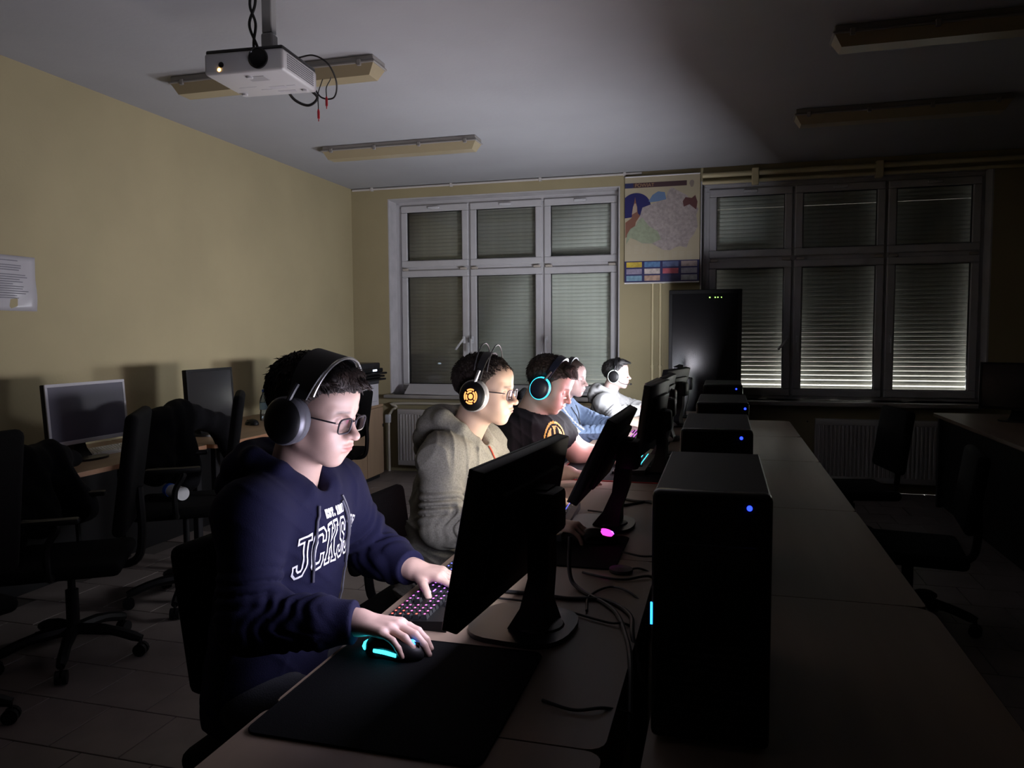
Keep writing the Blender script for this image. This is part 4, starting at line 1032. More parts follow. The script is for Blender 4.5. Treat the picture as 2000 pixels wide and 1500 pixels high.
    link('body', np_mesh('body', V, Fc, attr_mat('skin', .48, 0, (600, .08)), org, Cc), root)
    # ---- hair
    def fn_hair(P): return hair_sdf(to_local(P, HM), cfg['hair'], g('hthick', .006))*g('hs', 1.)
    v, f = surfnets(fn_hair, hc-.17, hc+.17, g('hairres', .0035))
    ns = g('strands', 0)
    if ns:
        rng = np.random.default_rng(5); hl = to_local(v, HM); fl_ = hl[f]; nrm = np.cross(fl_[:, 1]-fl_[:, 0], fl_[:, 3]-fl_[:, 0]); nrm /= np.linalg.norm(nrm, axis=1)[:, None]+1e-9
        ctr = fl_.mean(1); ok = np.argwhere((ell(ctr, (-.014, 0, .035), (.097, .075, .078)) > .0) & ((ctr[:, 2] > zline(ctr[:, 0]+ctr[:, 1]**2*2.2)+g('smargin', .010))))[:, 0]
        pk = rng.choice(ok, ns); p0 = ctr[pk]; n0 = nrm[pk]; crown = V3((-.055, .012, .122))
        dd = p0-crown; dd += V3((.05, 0, 0)); dd -= n0*(dd*n0).sum(1)[:, None]; dd /= np.linalg.norm(dd, axis=1)[:, None]+1e-9
        dd += rng.normal(0, .13, dd.shape); ln = g('slen', .022)*rng.uniform(.6, 1.3, (ns, 1)); rise = g('srise', .0035)*rng.uniform(.2, 1.4, (ns, 1))
        pts = [p0-n0*.002-dd*ln*.35, p0+dd*ln*.2+n0*rise, p0+dd*ln*.75+n0*rise*.7]; rr = [.0016, .0015, .0003]
        sd = np.cross(dd, n0); sd /= np.linalg.norm(sd, axis=1)[:, None]+1e-9
        vv = []
        for q, r_ in zip(pts, rr):
            for a_ in (0, 2.094, 4.188): vv.append(q+sd*r_*math.cos(a_)+n0*r_*math.sin(a_))
        vv = np.stack(vv, 1).reshape(-1, 3).astype(f32); base_ = (np.arange(ns)*9)[:, None]
        ff = np.concatenate([base_+np.array([[s_*3+k_, s_*3+(k_+1) % 3, s_*3+3+(k_+1) % 3, s_*3+3+k_]]) for s_ in (0, 1) for k_ in range(3)])
        Mh = np.array(HM, f32); vw = vv @ Mh[:3, :3].T+Mh[:3, 3]
        f = np.concatenate([f, ff+len(v)]); v = np.concatenate([v, vw])
    link('hair', np_mesh('hair', v, f, cfg['hairmat'], org), root)
    # ---- top
    top = cfg['top']; cr = g('cuff', .0); hoodie = top == 'hoodie'
    thick = g('thick', .012)
    folds = g('folds', 1.)
    fs = (W for W in ())
    def fold_noise(P):
        a = np.sin(P[:, 0]*26+2.2*np.sin(P[:, 2]*19+P[:, 1]*7))*np.sin(P[:, 2]*33+1.8*np.sin(P[:, 1]*21))
        b = 1-np.abs(np.sin(P[:, 0]*13+P[:, 2]*26+3.5*np.sin(P[:, 1]*11+P[:, 2]*7+P[:, 0]*5)))
        c_ = 1-np.abs(np.sin(P[:, 2]*15-P[:, 0]*24+4*np.sin(P[:, 1]*8+P[:, 0]*9+P[:, 2]*4)))
        return .005*a+.006*(b**3-.3)+.005*(c_**3-.3)
    def arm_folds(P, a, b, f0, amp):
        ba = b-a; l = float(np.linalg.norm(ba)); t = ((P-a) @ ba)/(l*l)
        w = np.exp(-((t-f0)/.32)**2)
        ang = np.arctan2(P[:, 2]-a[2], P[:, 1]-a[1])
        return amp*w*(np.abs(np.sin(t*l*85+1.6*np.sin(ang*2+t*6)+.8*np.sin(ang*5)))-.45)
    def fn_top(P):
        q = tf(P); q2 = q.copy(); q2[:, 1] *= ky
        d = rcone(q2, (0, 0, -.05), (.006, 0, L-.13), rw+thick, rch+thick)
        for bl in g('belly', ()): d = smin(d, ell(q, bl[0], bl[1]), .06)
        d = smin(d, rcone(P, SRr, SLl, .056+thick+fat*.5, .056+thick+fat*.5), .055)
        nn = NB-V3(U)*.03
        d = smin(d, smin(rcone(P, nn, SRr, .052, .056+thick), rcone(P, nn, SLl, .052, .056+thick), .02), .045)
        d = d - folds*fold_noise(P)*g('torso_folds', 1.)
        rs, re, rq = g('arm_r', (.058, .050, .040)); 
        for (s_, e_, w_) in ((SRr, ER, WR), (SLl, EL, WL)):
            if top == 'tshirt':
                m_ = s_+(e_-s_)*.48; ax = unit(e_-s_)
                u_ = rcone(P, s_, m_, rs+thick+fat*.5, rs+thick+fat*.5+.004)
                u_ = smax(u_, ((P-m_) @ V3(ax)), .004); u_ = u_-arm_folds(P, s_, e_, .5, .004*folds)
                d = smin(d, u_, .03)
            else:
                u_ = rcone(P, s_, e_, rs+thick, re+thick)-arm_folds(P, s_, e_, .80, .014*folds)
                d = smin(d, u_, .035)
                ax = unit(w_-e_); l_ = float(np.linalg.norm(w_-e_))
                fo = rcone(P, e_, w_, re+thick, rq+thick*.6)-arm_folds(P, e_, w_, .35, .014*folds)
                t_ = ((P-e_) @ V3(ax)); 
                cuffb = np.exp(-((t_-(l_-.075))/.022)**2)*.006-np.exp(-((t_-(l_-.030))/.03)**2)*.004
                fo = smax(fo-cuffb.astype(f32), t_-(l_-.005), .006)
                d = smin(d, fo, .028)
        hem = -q[:, 2]-.09
        d = smax(d, hem, .01)
        if hoodie:
            hs = g('hood', 1.)
            ring = None
            for sy in (-1, 1):
                pts = [(.088, .006, L-.070), (.074, .052, L-.028), (.018, .086, L+.018), (-.060, .078, L+.030*hs), (-.104, .030, L+.022*hs), (-.110, 0, L+.020*hs)]
                rr = [.014, .020, .024, .028*hs, .032*hs, .033*hs]
                for i in range(5):
                    a = inv((pts[i][0], sy*pts[i][1], pts[i][2])); b = inv((pts[i+1][0], sy*pts[i+1][1], pts[i+1][2]))
                    e = rcone(P, a, b, rr[i], rr[i+1]); ring = e if ring is None else smin(ring, e, .012)
            bag = smin(ell(q, (-.118, 0, L-.045), (.050*hs, .105, .080*hs)), ell(q, (-.09, 0, L+.005), (.055*hs, .10, .038*hs)), .03)
            bag = bag-.006*(np.abs(np.sin(q[:, 2]*55+2*np.sin(q[:, 1]*22)))-.4)
            d = smin(d, smin(ring, bag, .02), .014)
        else:
            col_ = None
            for k in range(12):
                a0, a1 = 2*math.pi*k/12, 2*math.pi*(k+1)/12
                cz = lambda a: L-.02-.035*math.cos(a)
                R0 = (nkr+.016)
                e = rcone(P, inv((R0*1.15*math.cos(a0), R0*math.sin(a0), cz(a0))), inv((R0*1.15*math.cos(a1), R0*math.sin(a1), cz(a1))), g('collar', .006), g('collar', .006)); col_ = e if col_ is None else np.minimum(col_, e)
            d = smin(d, col_, .006)
        hole = rcone(P, tuple(NB-V3(U)*.05), nk0, nkr+.006, nkr+.012)
        if hoodie: hole = smin(hole, rcone(P, inv((.05, 0, L-.03)), inv((.10, 0, L+.04)), .022, .05), .02)
        return smax(d, -hole, .006)
    pts = np.array([PV, NB, SRr, SLl, ER, EL, WR, WL], float)
    lo = pts.min(0)-np.array([.20, .14, .14]); hi = pts.max(0)+np.array([.14, .14, .10])
    v, f = surfnets(fn_top, lo, hi, hb)
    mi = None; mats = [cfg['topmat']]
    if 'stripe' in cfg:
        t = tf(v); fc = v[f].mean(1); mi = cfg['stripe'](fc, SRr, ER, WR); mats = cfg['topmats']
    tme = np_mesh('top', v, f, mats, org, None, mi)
    to = link({'hoodie': 'hoodie', 'tshirt': 't_shirt', 'jacket': 'jacket'}[top], tme, root)
    # ---- trousers and shoes
    def fn_leg(P):
        d = None
        q = tf(P); q2 = q.copy(); q2[:, 1] *= ky
        d = rcone(q2, (0, 0, -.04), (0, 0, .06), rw-.005, rw-.01)
        for (h_, k_, a_) in legs:
            d = smin(d, rcone(P, h_, k_, .085+fat, .066), .04)
            sh = rcone(P, k_, a_, .066, .052); sh = smax(sh, -(P[:, 2]-(a_[2]-.02)), .006)
            d = smin(d, sh, .03)
        return d+.004*np.sin(P[:, 0]*40+2*np.sin(P[:, 2]*25))*np.sin(P[:, 1]*37)
    lp = np.array([x for l in legs for x in l]+[PV], float)
    v, f = surfnets(fn_leg, lp.min(0)-.18, lp.max(0)+.18, .014)
    link('trousers', np_mesh('trousers', v, f, cfg.get('trousers', mat('dark_denim', (.012, .013, .018), .85, bump=(300, .3))), org), root)
    for (h_, k_, a_) in legs:
        def fn_sh(P, a_=a_):
            d = smin(ell(P, (a_[0]+.10, a_[1], .035), (.11, .045, .045)), ell(P, (a_[0]-.005, a_[1], .055), (.055, .042, .055)), .03)
            return smax(d, -P[:, 2]+.001, .004)
        v, f = surfnets(fn_sh, (a_[0]-.09, a_[1]-.07, -.02), (a_[0]+.24, a_[1]+.07, .13), .009)
        link('shoe', np_mesh('shoe', v, f, mat('dark_shoe', (.02, .02, .022), .6), org), root)
    return root, to, HM, inv, L
def legset(px, py, z=.54, kx=.42, dz=.0):
    out = []
    for s_ in (-.10, .10):
        out.append(((px, py+s_, z), (px+kx, py+s_*1.5, z-.01+dz), (px+kx+.02, py+s_*1.5, .085)))
    return out
HAIR1 = mat('dark_brown_hair', (.020, .011, .008), .45, bump=(500, .6), scale=(1, 4, 1))
HAIR2 = mat('short_brown_hair', (.026, .015, .011), .5, bump=(700, .7), scale=(1, 4, 1))
NAVY = mat('navy_fleece', (.0068, .0068, .0255), .92, bump=(420, .25), noise=(3, .12), spec=.15)
GREYF = mat('grey_marl_fleece', (.25, .24, .205), .92, noise=(230, .30), bump=(420, .3), spec=.2)
TSH = mat('black_cotton', (.0032, .0032, .0046), .9, spec=.15, bump=(420, .25))
BLUEJ = mat('grey_blue_fleece', (.082, .122, .20), .85, bump=(420, .2), noise=(4, .15))
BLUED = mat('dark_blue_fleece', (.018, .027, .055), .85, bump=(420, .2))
STRP = mat('white_stripe', (.36, .36, .34), .8)
WHTF = mat('pale_grey_fleece', (.27, .27, .268), .9, bump=(420, .25), noise=(5, .1))
SK = (.44, .295, .245)

P1 = person(dict(label='boy in a navy hoodie with white lettering, glasses and black headset, nearest the camera', head=(-.914, 1.58, 1.228), yaw=rad(-2), pitch=rad(15),
    neck=(-.985, 1.595, 1.075), sr=(-.985, 1.425, 1.010), sl=(-.975, 1.765, 1.005), er=(-.950, 1.355, .800), el=(-.900, 1.850, .815), wr=(-.722, 1.400, .806), wl=(-.755, 1.765, .805),
    hr_dir=(1, -.10, -.04), hl_dir=(1, -.05, -.10), pelvis=(-1.07, 1.60, .57), skin=SK, hair='fringe', hairmat=HAIR1, hthick=.010, smargin=.004, strands=4200, slen=.017, srise=.0022,
    top='hoodie', topmat=NAVY, cres=.005, hres=.0026, handres=.003, legs=legset(-1.07, 1.60, .55), rw=.118, rch=.118, folds=.9, torso_folds=.55,
    hr_kw=dict(curls=(.30, .42, .28), thumb=(.3, .3)), hl_kw=dict(curls=((.25, .55, .4), (.3, .55, .4), (.25, .6, .4), (.2, .6, .4)), thumb=(.4, .3))))
P2 = person(dict(label='boy in a grey hoodie with glasses and a headset with glowing orange emblem', head=(-.806, 2.55, 1.208), yaw=rad(-1), pitch=rad(7),
    neck=(-.880, 2.55, 1.055), sr=(-.905, 2.375, .985), sl=(-.875, 2.73, .985), er=(-.875, 2.285, .775), el=(-.780, 2.80, .800), wr=(-.520, 2.303, .806), wl=(-.665, 2.72, .800),
    hr_dir=(1, .0, -.12), hl_dir=(1, .05, -.10), pelvis=(-.985, 2.56, .55), skin=(.46, .315, .245), hair='short', hairmat=HAIR2, hthick=.004, strands=3500, slen=.013, srise=.004,
    top='hoodie', topmat=GREYF, cres=.005, hres=.0028, handres=.0035, legs=legset(-.98, 2.56, .54), rw=.125, rch=.122, folds=1.5, hood=1.25, thick=.015,
    hr_kw=dict(curls=(.45, .45, .30), thumb=(.3, .3)), hl_kw=dict(curls=((.25, .55, .4), (.3, .55, .4), (.25, .6, .4), (.2, .6, .4)))))
P3 = person(dict(label='heavy-set boy in a black T-shirt with yellow emblem, leaning over his keyboard', head=(-.775, 3.45, 1.168), yaw=rad(-4), pitch=rad(27), fat=.014, hs=1.03,
    neck=(-.865, 3.45, 1.035), sr=(-.955, 3.270, .945), sl=(-.800, 3.640, .945), er=(-.960, 3.210, .770), el=(-.700, 3.76, .800), wr=(-.640, 3.20, .800), wl=(-.565, 3.765, .802),
    hr_dir=(1, .05, -.12), hl_dir=(1, -.1, -.15), pelvis=(-.96, 3.46, .52), skin=(.44, .29, .245), hair='messy', hairmat=HAIR1, hthick=.008, strands=1800, slen=.017, srise=.002,
    top='tshirt', topmat=TSH, cres=.007, hres=.0035, handres=.004, legs=legset(-.95, 3.46, .52), rw=.150, rch=.145, ky=.66, folds=.8, thick=.010, belly=[((.06, 0, .14), (.13, .18, .15))],
    hr_kw=dict(curls=(.4, .45, .3)), hl_kw=dict(curls=((.25, .55, .4), (.1, .4, .3), (.25, .6, .4), (.2, .6, .4)), thumb=(.1, .1))))
def stripe_fn(fc, S_, E_, W_):
    mi = np.zeros(len(fc), np.int32)
    for (a, b) in ((S_, E_),):
        ax = unit(b-a); t = (fc-a) @ V3(ax); l = np.linalg.norm(b-a); rel = fc-a-np.outer(t, V3(ax))
        dist = np.linalg.norm(rel, axis=1); ang = np.degrees(np.arctan2(rel[:, 2], -rel[:, 1]))
        near = (dist < .085) & (t > -.03) & (t < l+.02) & (fc[:, 1] < S_[1]+.02)
        for c in (18, 44, 70): mi[near & (np.abs(ang-c) < 6)] = 1
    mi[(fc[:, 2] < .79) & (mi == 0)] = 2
    return mi
P4 = person(dict(label='boy in a grey-blue track jacket with white sleeve stripes and hanging earphones', head=(-.952, 4.85, 1.115), yaw=rad(-8), pitch=rad(8), hs=.98,
    neck=(-1.03, 4.85, .965), sr=(-1.02, 4.67, .895), sl=(-1.02, 5.03, .895), er=(-.870, 4.60, .765), el=(-.80, 5.05, .785), wr=(-.640, 4.68, .790), wl=(-.62, 4.95, .79),
    hr_dir=(1, .05, -.12), hl_dir=(1, -.1, -.12), pelvis=(-1.06, 4.87, .50), skin=(.34, .228, .212), hair='short', hairmat=HAIR1, hthick=.007,
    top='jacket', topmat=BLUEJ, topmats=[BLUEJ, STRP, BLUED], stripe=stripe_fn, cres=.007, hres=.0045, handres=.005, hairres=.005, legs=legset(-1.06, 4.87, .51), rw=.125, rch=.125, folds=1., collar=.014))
P5 = person(dict(label='boy in a pale hoodie with a white glowing headset, farthest in the row', head=(-.825, 6.10, 1.075), yaw=rad(-1), pitch=rad(3), hs=.96,
    neck=(-.885, 6.10, .925), sr=(-.900, 5.935, .855), sl=(-.890, 6.27, .855), er=(-.800, 5.87, .775), el=(-.72, 6.32, .785), wr=(-.625, 5.97, .795), wl=(-.62, 6.20, .79),
    hr_dir=(1, .05, -.12), hl_dir=(1, -.1, -.12), pelvis=(-.98, 6.12, .48), skin=(.36, .255, .232), strands=1000, slen=.017, srise=.002, hair='quiff', hairmat=mat('black_hair', (.008, .007, .007), .45, bump=(500, .6)), hthick=.007,
    top='hoodie', topmat=WHTF, cres=.0075, hres=.0045, handres=.006, hairres=.005, legs=legset(-.98, 6.12, .49), rw=.115, rch=.112, folds=1.1, hood=.9))

# ------------------------------------------------------------------ lettering and cords on the navy hoodie
def bvh_of(o): 
    me = o.data; return BVHTree.FromPolygons([tuple(o.matrix_world @ v.co) if False else tuple(Vector(v.co)+Vector(o.parent.location)) for v in me.vertices], [tuple(p.vertices) for p in me.polygons])
GL = {
 'J': (.62, [(.15,1),(.62,1),(.62,.86),(.52,.86),(.52,.18),(.38,0),(.12,0),(0,.13),(0,.32),(.15,.32),(.15,.20),(.20,.14),(.31,.14),(.36,.20),(.36,.86),(.15,.86)]),
 'C': (.60, [(.12,0),(.48,0),(.6,.14),(.6,.34),(.44,.34),(.44,.2),(.38,.14),(.22,.14),(.16,.2),(.16,.8),(.22,.86),(.38,.86),(.44,.8),(.44,.66),(.6,.66),(.6,.86),(.48,1),(.12,1),(0,.86),(0,.14)]),
 'K': (.68, [(0,0),(.27,0),(.27,.12),(.22,.12),(.22,.36),(.28,.46),(.43,.12),(.39,.12),(.39,0),(.68,0),(.68,.12),(.61,.12),(.40,.60),(.57,.88),(.64,.88),(.64,1),(.39,1),(.39,.88),(.42,.88),(.22,.56),(.22,.88),(.27,.88),(.27,1),(0,1),(0,.88),(.06,.88),(.06,.12),(0,.12)]),
 'S': (.60, [(.12,0),(.48,0),(.6,.14),(.6,.42),(.5,.54),(.16,.68),(.16,.8),(.22,.86),(.38,.86),(.44,.8),(.44,.68),(.58,.68),(.58,.86),(.46,1),(.14,1),(0,.86),(0,.62),(.1,.5),(.44,.37),(.44,.2),(.38,.14),(.22,.14),(.16,.2),(.16,.32),(0,.32),(0,.14)]),
 'N': (.66, [(0,0),(.24,0),(.24,.12),(.19,.12),(.19,.60),(.46,0),(.60,0),(.60,.88),(.66,.88),(.66,1),(.42,1),(.42,.88),(.47,.88),(.47,.42),(.20,1),(0,1),(0,.88),(.06,.88),(.06,.12),(0,.12)]),
 'E': (.52, [(0,0),(.52,0),(.52,.3),(.4,.3),(.4,.14),(.2,.14),(.2,.43),(.38,.43),(.38,.57),(.2,.57),(.2,.86),(.4,.86),(.4,.7),(.52,.7),(.52,1),(0,1)]),
 'T': (.56, [(.18,0),(.38,0),(.38,.86),(.44,.86),(.44,.7),(.56,.7),(.56,1),(0,1),(0,.7),(.12,.7),(.12,.86),(.18,.86)]),
 '.': (.18, [(0,0),(.18,0),(.18,.18),(0,.18)]),
 '1': (.36, [(.0,0),(.36,0),(.36,.13),(.27,.13),(.27,1),(.12,1),(0,.84),(0,.72),(.1,.78),(.1,.13),(0,.13)]),
 '9': (.5, [(.1,0),(.40,0),(.5,.12),(.5,.88),(.40,1),(.1,1),(0,.88),(0,.52),(.1,.42),(.34,.42),(.34,.56),(.16,.56),(.16,.86),(.34,.86),(.34,.14),(.16,.14),(.16,.28),(0,.28),(0,.12)]),
 '0': (.5, [(.1,0),(.40,0),(.5,.12),(.5,.88),(.40,1),(.1,1),(0,.88),(0,.12)]),
 ' ': (.25, [])}
def ribbons(text, height, gap, stroke, warp, fill=False):
    """outline strokes of block letters as quads in (u,v)"""
    quads = []; x = 0
    for ch in text:
        w_, poly = GL[ch]; n = len(poly)
        if n:
            pts = [Vector(((p[0]+x)*height, p[1]*height)) for p in poly]
            area = sum(pts[i].x*pts[(i+1) % n].y-pts[(i+1) % n].x*pts[i].y for i in range(n))
            if area < 0: pts = pts[::-1]
            offs = []
            for i in range(n):
                e0 = (pts[i]-pts[i-1]).normalized(); e1 = (pts[(i+1) % n]-pts[i]).normalized()
                n0 = Vector((e0.y, -e0.x)); n1 = Vector((e1.y, -e1.x)); m = n0+n1; m = m/max(m.length_squared*.5, .35)
                offs.append(m)
            inn = [p-m*stroke*.5 for p, m in zip(pts, offs)]; out = [p+m*stroke*.5 for p, m in zip(pts, offs)]
            for i in range(n):
                j = (i+1) % n; k_ = max(1, int((pts[j]-pts[i]).length/.008))
                for k in range(k_):
                    a, b = k/k_, (k+1)/k_
                    quads.append([inn[i].lerp(inn[j], a), out[i].lerp(out[j], a), out[i].lerp(out[j], b), inn[i].lerp(inn[j], b)])
        x += w_+gap
    W_ = (x-gap)*height
    return [[warp(q.x-W_/2, q.y, W_) for q in qd] for qd in quads]
def project(quads, o, inv, L, dirv, lift=.0022, tfq=None, maxf=.2, ang=0.):
    bv = bvh_of(o); b = MB(); root = Vector(o.parent.location)
    for qd in quads:
        v = []
        for (u, w_) in qd:
            st = Vector(inv((.5*math.cos(ang)+u*math.sin(ang), -.5*math.sin(ang)+u*math.cos(ang), w_))); d = (Vector(inv((0, 0, 0)))-Vector(inv((.5*math.cos(ang), -.5*math.sin(ang), 0))))
            hit = bv.ray_cast(st, d, 1.0)
            if hit[0] is None or (tfq is not None and tfq(hit[0]) > maxf): break
            v.append(hit[0]+hit[1]*lift-root)
        if len(v) == 4: b.add(v, [(0, 1, 2, 3)])
    return b
_, hood1, HM1, inv1, L1 = P1
bpy.context.view_layer.update()
dv = Vector(inv1((0, 0, 0)))-Vector(inv1((.5, 0, 0)))
o1 = Vector(inv1((0, 0, 0))); f1 = (Vector(inv1((1, 0, 0)))-o1)
fq1 = lambda p: (p-o1).dot(f1)
PRINT = mat('white_print', (.62, .62, .66), .7)
def warp1(u, v_, W_): return (u*.64+.004, .328+v_*(1.05-.15*abs(u/W_)) - .22*u*u/W_)
b = project(ribbons('JCKSJN', .092, .10, .0052, warp1), hood1, inv1, L1, dv, tfq=fq1, maxf=.165); b.build('chest_lettering', PRINT, hood1.parent)
def warp2(u, v_, W_): return (u*.85+.002, .434+v_)
b = project(ribbons('EST. 1990', .017, .16, .0026, warp2), hood1, inv1, L1, dv); b.build('small_lettering', PRINT, hood1.parent)
def surf_cord(name, pts, o, inv, r, m, parent, lift=.004):
    bv = bvh_of(o); root = Vector(o.parent.location); out = []
    d = Vector(inv((0, 0, 0)))-Vector(inv((.5, 0, 0)))
    for p in spline([(0,)+tuple(q) for q in pts], 8):
        h_ = bv.ray_cast(Vector(inv((.5, p[1], p[2]))), d, 1.)
        if h_[0] is not None: out.append(h_[0]+h_[1]*lift-root)
    b = MB(); b.tube(out, r, 8); return b.build(name, m, parent, True)
CORDM = mat('dark_drawstring', (.05, .05, .075), .8)
surf_cord('drawstring', [(-.052, L1-.05), (-.072, L1-.09), (-.076, L1-.15), (-.070, L1-.22)], hood1, inv1, .0035, CORDM, hood1.parent)
surf_cord('drawstring', [(.040, L1-.055), (.058, L1-.10), (.072, L1-.16), (.086, L1-.22)], hood1, inv1, .0035, CORDM, hood1.parent)
surf_cord('headset_cable', [(.050, L1-.045), (.074, L1-.10), (.092, L1-.18), (.104, L1-.27), (.112, L1-.36)], hood1, inv1, .0022, mat('grey_cable', (.10, .10, .12), .5), hood1.parent)
_, top2, HM2, inv2, L2 = P2
surf_cord('lanyard', [(-.010, L2-.030), (-.006, L2-.08), (.006, L2-.14), (.02, L2-.20)], top2, inv2, .003, mat('red_lanyard', (.42, .05, .02), .7), top2.parent)
# yellow emblem on the black T-shirt: a ring around an abstract shape with two dark slots
_, top3, HM3, inv3, L3 = P3
YEL = mat('yellow_print', (.52, .30, .03), .7)
def fillquads(fn, u0, u1, v0, v1, n=26):
    out = []
    for i in range(n):
        for j in range(n):
            a, b_ = u0+(u1-u0)*i/n, u0+(u1-u0)*(i+1)/n; c, d = v0+(v1-v0)*j/n, v0+(v1-v0)*(j+1)/n
            if fn((a+b_)/2, (c+d)/2): out.append([(a, c), (b_, c), (b_, d), (a, d)])
    return out
def emblem(u, v_):
    rr = math.hypot((u-.04)/.080, (v_-.412)/.082)
    if .89 < rr < 1: return True
    s1 = math.hypot((u-.022)/.011, (v_-.44)/.033) < 1; s2 = math.hypot((u-.056)/.013, (v_-.44)/.033) < 1
    return rr < .77 and v_ > .370+.35*abs(u-.04) and not s1 and not s2
d3 = Vector(inv3((0, 0, 0)))-Vector(inv3((.5, 0, 0)))
b = project([[(a_+.02, b_+.010) for a_, b_ in q_] for q_ in fillquads(emblem, -.05, .13, .32, .50, 44)], top3, inv3, L3, d3, .002, ang=rad(20)); b.build('chest_emblem', YEL, top3.parent)
_, top4, HM4, inv4, L4 = P4
surf_cord('earphone_cord', [(-.06, L4-.03), (-.045, L4-.07), (-.02, L4-.11), (.0, L4-.15), (.005, L4-.25), (.03, L4-.33)], top4, inv4, .003, RUB, top4.parent, .004)
surf_cord('earphone_cord', [(.045, L4-.03), (.035, L4-.08), (.012, L4-.12), (.0, L4-.15)], top4, inv4, .003, RUB, top4.parent, .004)
_, top5, HM5, inv5, L5 = P5

# ------------------------------------------------------------------ headsets and glasses
def headset(M, label, ring, cover=BLK, cushion=DGREY, band='wide', emblem=None, mic=False, cupr=.046, wide=.075, cx=-.004, cz=-.018):
    h = thing('headset', label, 'headset', (0, 0, 0), 0, 'headsets worn by the boys'); h.matrix_world = M
    for sy in (-1, 1):
        A = T(cx, sy*.088, cz) @ RX(rad(-90*sy)) @ Matrix.Diagonal((1.0, 1.12, 1, 1))
        # local +z outward
        c = MB(); c.lathe([(cupr*.62, -.012), (cupr*.95, -.012), (cupr*1.04, -.004), (cupr*1.04, .006), (cupr*.96, .011), (cupr*.62, .011)], 28, 0, A); c.build('cushion', cushion, h, True)
        r = MB(); r.lathe([(cupr*.80, .010), (cupr*1.0, .010), (cupr*1.05, .016), (cupr*1.04, .026), (cupr*.94, .032), (cupr*.70, .032)], 28, 0, A); r.build('ring', ring, h, True)
        k = MB(); k.lathe([(0, .046), (cupr*.55, .045), (cupr*.86, .040), (cupr*.97, .032), (cupr*.80, .024), (0, .022)], 28, 0, A); cp = k.build('ear_cup', cover, h, True)
        if emblem: 
            e = MB()
            for (r0, r1) in ((0, .008), (.0125, .0175), (.0195, .024)): 
                n = 22
                for q in range(n):
                    if r0 > 0 and (q*7+int(r0*1000)) % 5 == 0: continue
                    a0, a1 = 2*math.pi*q/n, 2*math.pi*(q+1)/n
                    e.add([A @ Vector((rr*math.cos(a), rr*math.sin(a), .0472)) for rr, a in ((r0, a0), (r1, a0), (r1, a1), (r0, a1))], [(0, 1, 2, 3)])
            e.build('emblem', emblem, cp)
        y = MB(); y.tube(spline([tuple(A @ Vector((.0, -.0, .030))), tuple(A @ Vector((0, 0, .036))) if False else (-.002, sy*.118, .020), (.002, sy*.113, .048), (.006, sy*.106, .070)], 5), .006, 8); y.build('yoke', STEEL if band == 'steel' else DGREY, h, True)
    def arch(rad_y, rad_z, z0, x0, w, th, nm, m, tiltx=0., n=26, span=84):
        b = MB(); prev = None; v = []
        for k in range(n+1):
            a = rad(-span+2*span*k/n); cy, cz = math.sin(a), math.cos(a)
            ww = w*(.45+.55*abs(cz)**.7)
            for (dx, dr) in ((-ww/2, 0), (ww/2, 0), (ww/2, th), (-ww/2, th)):
                v.append((x0+dx+tiltx*cz, cy*(rad_y+dr), z0+cz*(rad_z+dr)))
        f = []
        for k in range(n):
            for q in range(4): f.append((4*k+q, 4*k+(q+1) % 4, 4*k+4+(q+1) % 4, 4*k+4+q))
        f += [(0, 1, 2, 3), (4*n+3, 4*n+2, 4*n+1, 4*n)]
        b.add(v, f); return b.build(nm, m, h, True)
    if band == 'wide':
        arch(.101, .106, .028, .012, wide, .005, 'headband', mat('headband_fabric', (.016, .016, .018), .6))
        b = MB(); b.tube([(.048+.006*math.cos(rad(a)), .108*math.sin(rad(a)), .030+.107*math.cos(rad(a))) for a in range(-78, 79, 6)], .0032, 8); b.build('headband_frame', STEEL, h, True)
    elif band == 'steel':
        arch(.098, .096, .028, .005, .030, .006, 'headband', mat('headband_fabric', (.016, .016, .018), .6))
        for xo in (-.018, .028):
            b = MB(); b.tube([(xo, .088*math.sin(rad(a)), .046+.112*math.cos(rad(a))) for a in range(-80, 81, 6)], .0022, 8); b.build('headband_wire', mat('dark_wire', (.06, .06, .065), .35), h, True)
    else:
        arch(.101, .100, .028, .004, .032, .010, 'headband', cover)
    if mic:
        b = MB(); b.tube(spline([(.02, -.110, -.035), (.06, -.108, -.068), (.105, -.075, -.078), (.128, -.045, -.076)], 6), .0026, 8); b.build('microphone_arm', RUB, h, True)
        b = MB(); b.lathe([(0, -.010), (.007, -.006), (.007, .006), (0, .010)], 12, 0, T(.130, -.043, -.076) @ RY(rad(90))); b.build('microphone', BLK, h, True)
    return h
GREYM = mat('grey_metal_ring', (.10, .10, .115), .4, .5)
headset(HM1, 'black headset with a grey metal ring on the boy in navy hoodie', GREYM, BLK, mat('grey_ear_cushion', (.06, .06, .07), .7), 'wide', cupr=.047)
headset(HM2, 'black and silver headset with an orange glowing emblem on the ear cup', mat('silver_ring', (.30, .30, .315), .4, .3), BLK, mat('silver_cushion', (.38, .38, .40), .6), 'steel', emblem=emis('orange_emblem', (1, .30, .08), 1.5), cupr=.047)
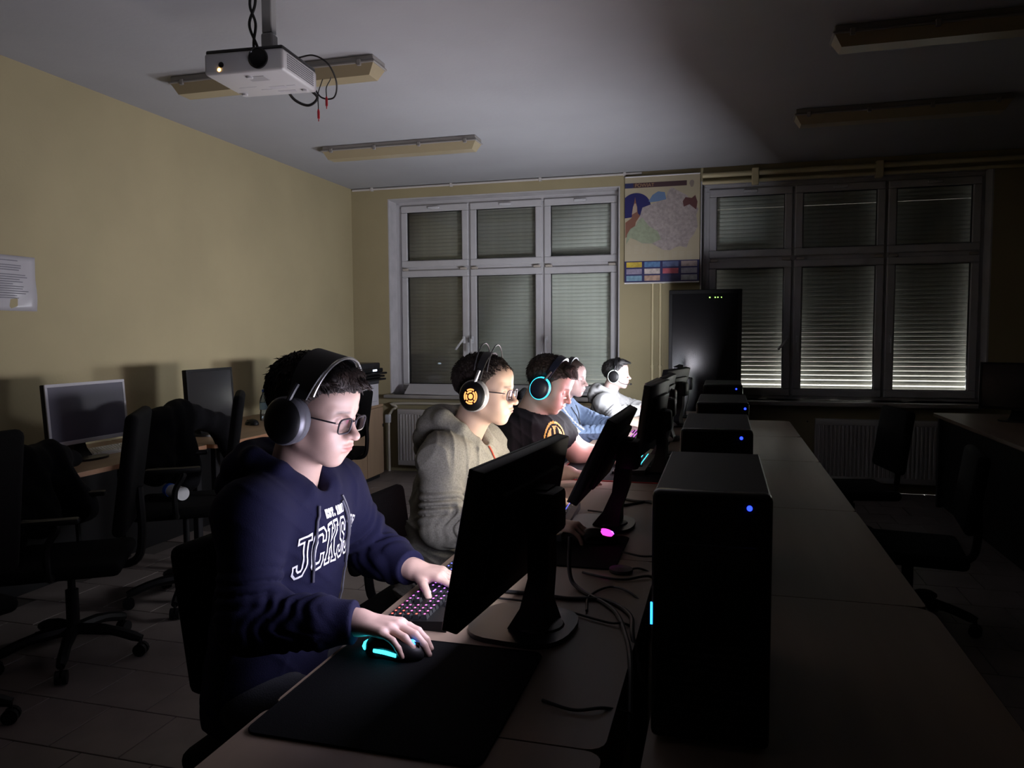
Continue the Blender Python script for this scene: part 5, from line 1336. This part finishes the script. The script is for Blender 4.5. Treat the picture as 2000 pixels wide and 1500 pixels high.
headset(HM3, 'black headset with a glowing cyan ring on the boy in black T-shirt', emis('cyan_ring', (.02, .60, .90), 2.2), mat('dark_blue_cup', (.008, .012, .03), .4), DGREY, 'plain', cupr=.044)
headset(HM4, 'grey headset on the boy in the blue track jacket', GREYM, BLK, DGREY, 'plain', cupr=.042)
headset(HM5, 'black headset with a white glowing ring and microphone on the farthest boy', emis('white_ring', (.80, 1, .95), 2.6), BLK, DGREY, 'plain', mic=True, cupr=.046)
def glasses(M, label, fm, cat='glasses'):
    g = thing('glasses', label, 'glasses', (0, 0, 0), 0, 'glasses worn by the boys'); g.matrix_world = M
    x0, z0 = .104, -.007
    for sy in (-1, 1):
        pts = []
        for k in range(24):
            a = 2*math.pi*k/24; cx, sz = math.cos(a), math.sin(a)
            u = .0245*math.copysign(abs(cx)**.55, cx); w_ = .0165*math.copysign(abs(sz)**.6, sz)
            y = .0345+u; pts.append((x0-.20*(max(0, y-.02))**1.25-.10*(-w_)*.3, sy*y, z0+w_-(.002 if sz < 0 else 0)))
        b = MB(); b.tube(pts, .0021, 6, close=True); rm = b.build('rim', fm, g, True)
        b = MB(); c = tuple(sum(p[i] for p in pts)/24 for i in range(3)); b.add([c]+pts, [(0, 1+k, 1+(k+1) % 24) for k in range(24)]); b.build('lens', glass('spectacle_lens', (.97, .97, 1), .8), rm)
        b = MB(); b.tube(spline([(x0-.0125, sy*.060, z0+.006), (x0-.022, sy*.0695, z0+.007), (.04, sy*.079, z0+.006), (-.01, sy*.083, z0+.004), (-.03, sy*.084, z0-.02)], 4), .0020, 6); b.build('temple', fm, g, True)
    b = MB(); b.tube(spline([(x0-.001, -.0105, z0+.006), (x0+.002, 0, z0+.009), (x0-.001, .0105, z0+.006)], 5), .0018, 6); b.build('bridge', fm, g, True)
    return g
glasses(HM1, 'dark metal framed glasses on the boy in navy hoodie', mat('dark_glasses_frame', (.05, .045, .055), .35, .6))
glasses(HM2, 'thin grey framed glasses on the boy in grey hoodie', mat('grey_glasses_frame', (.10, .085, .10), .35, .6))
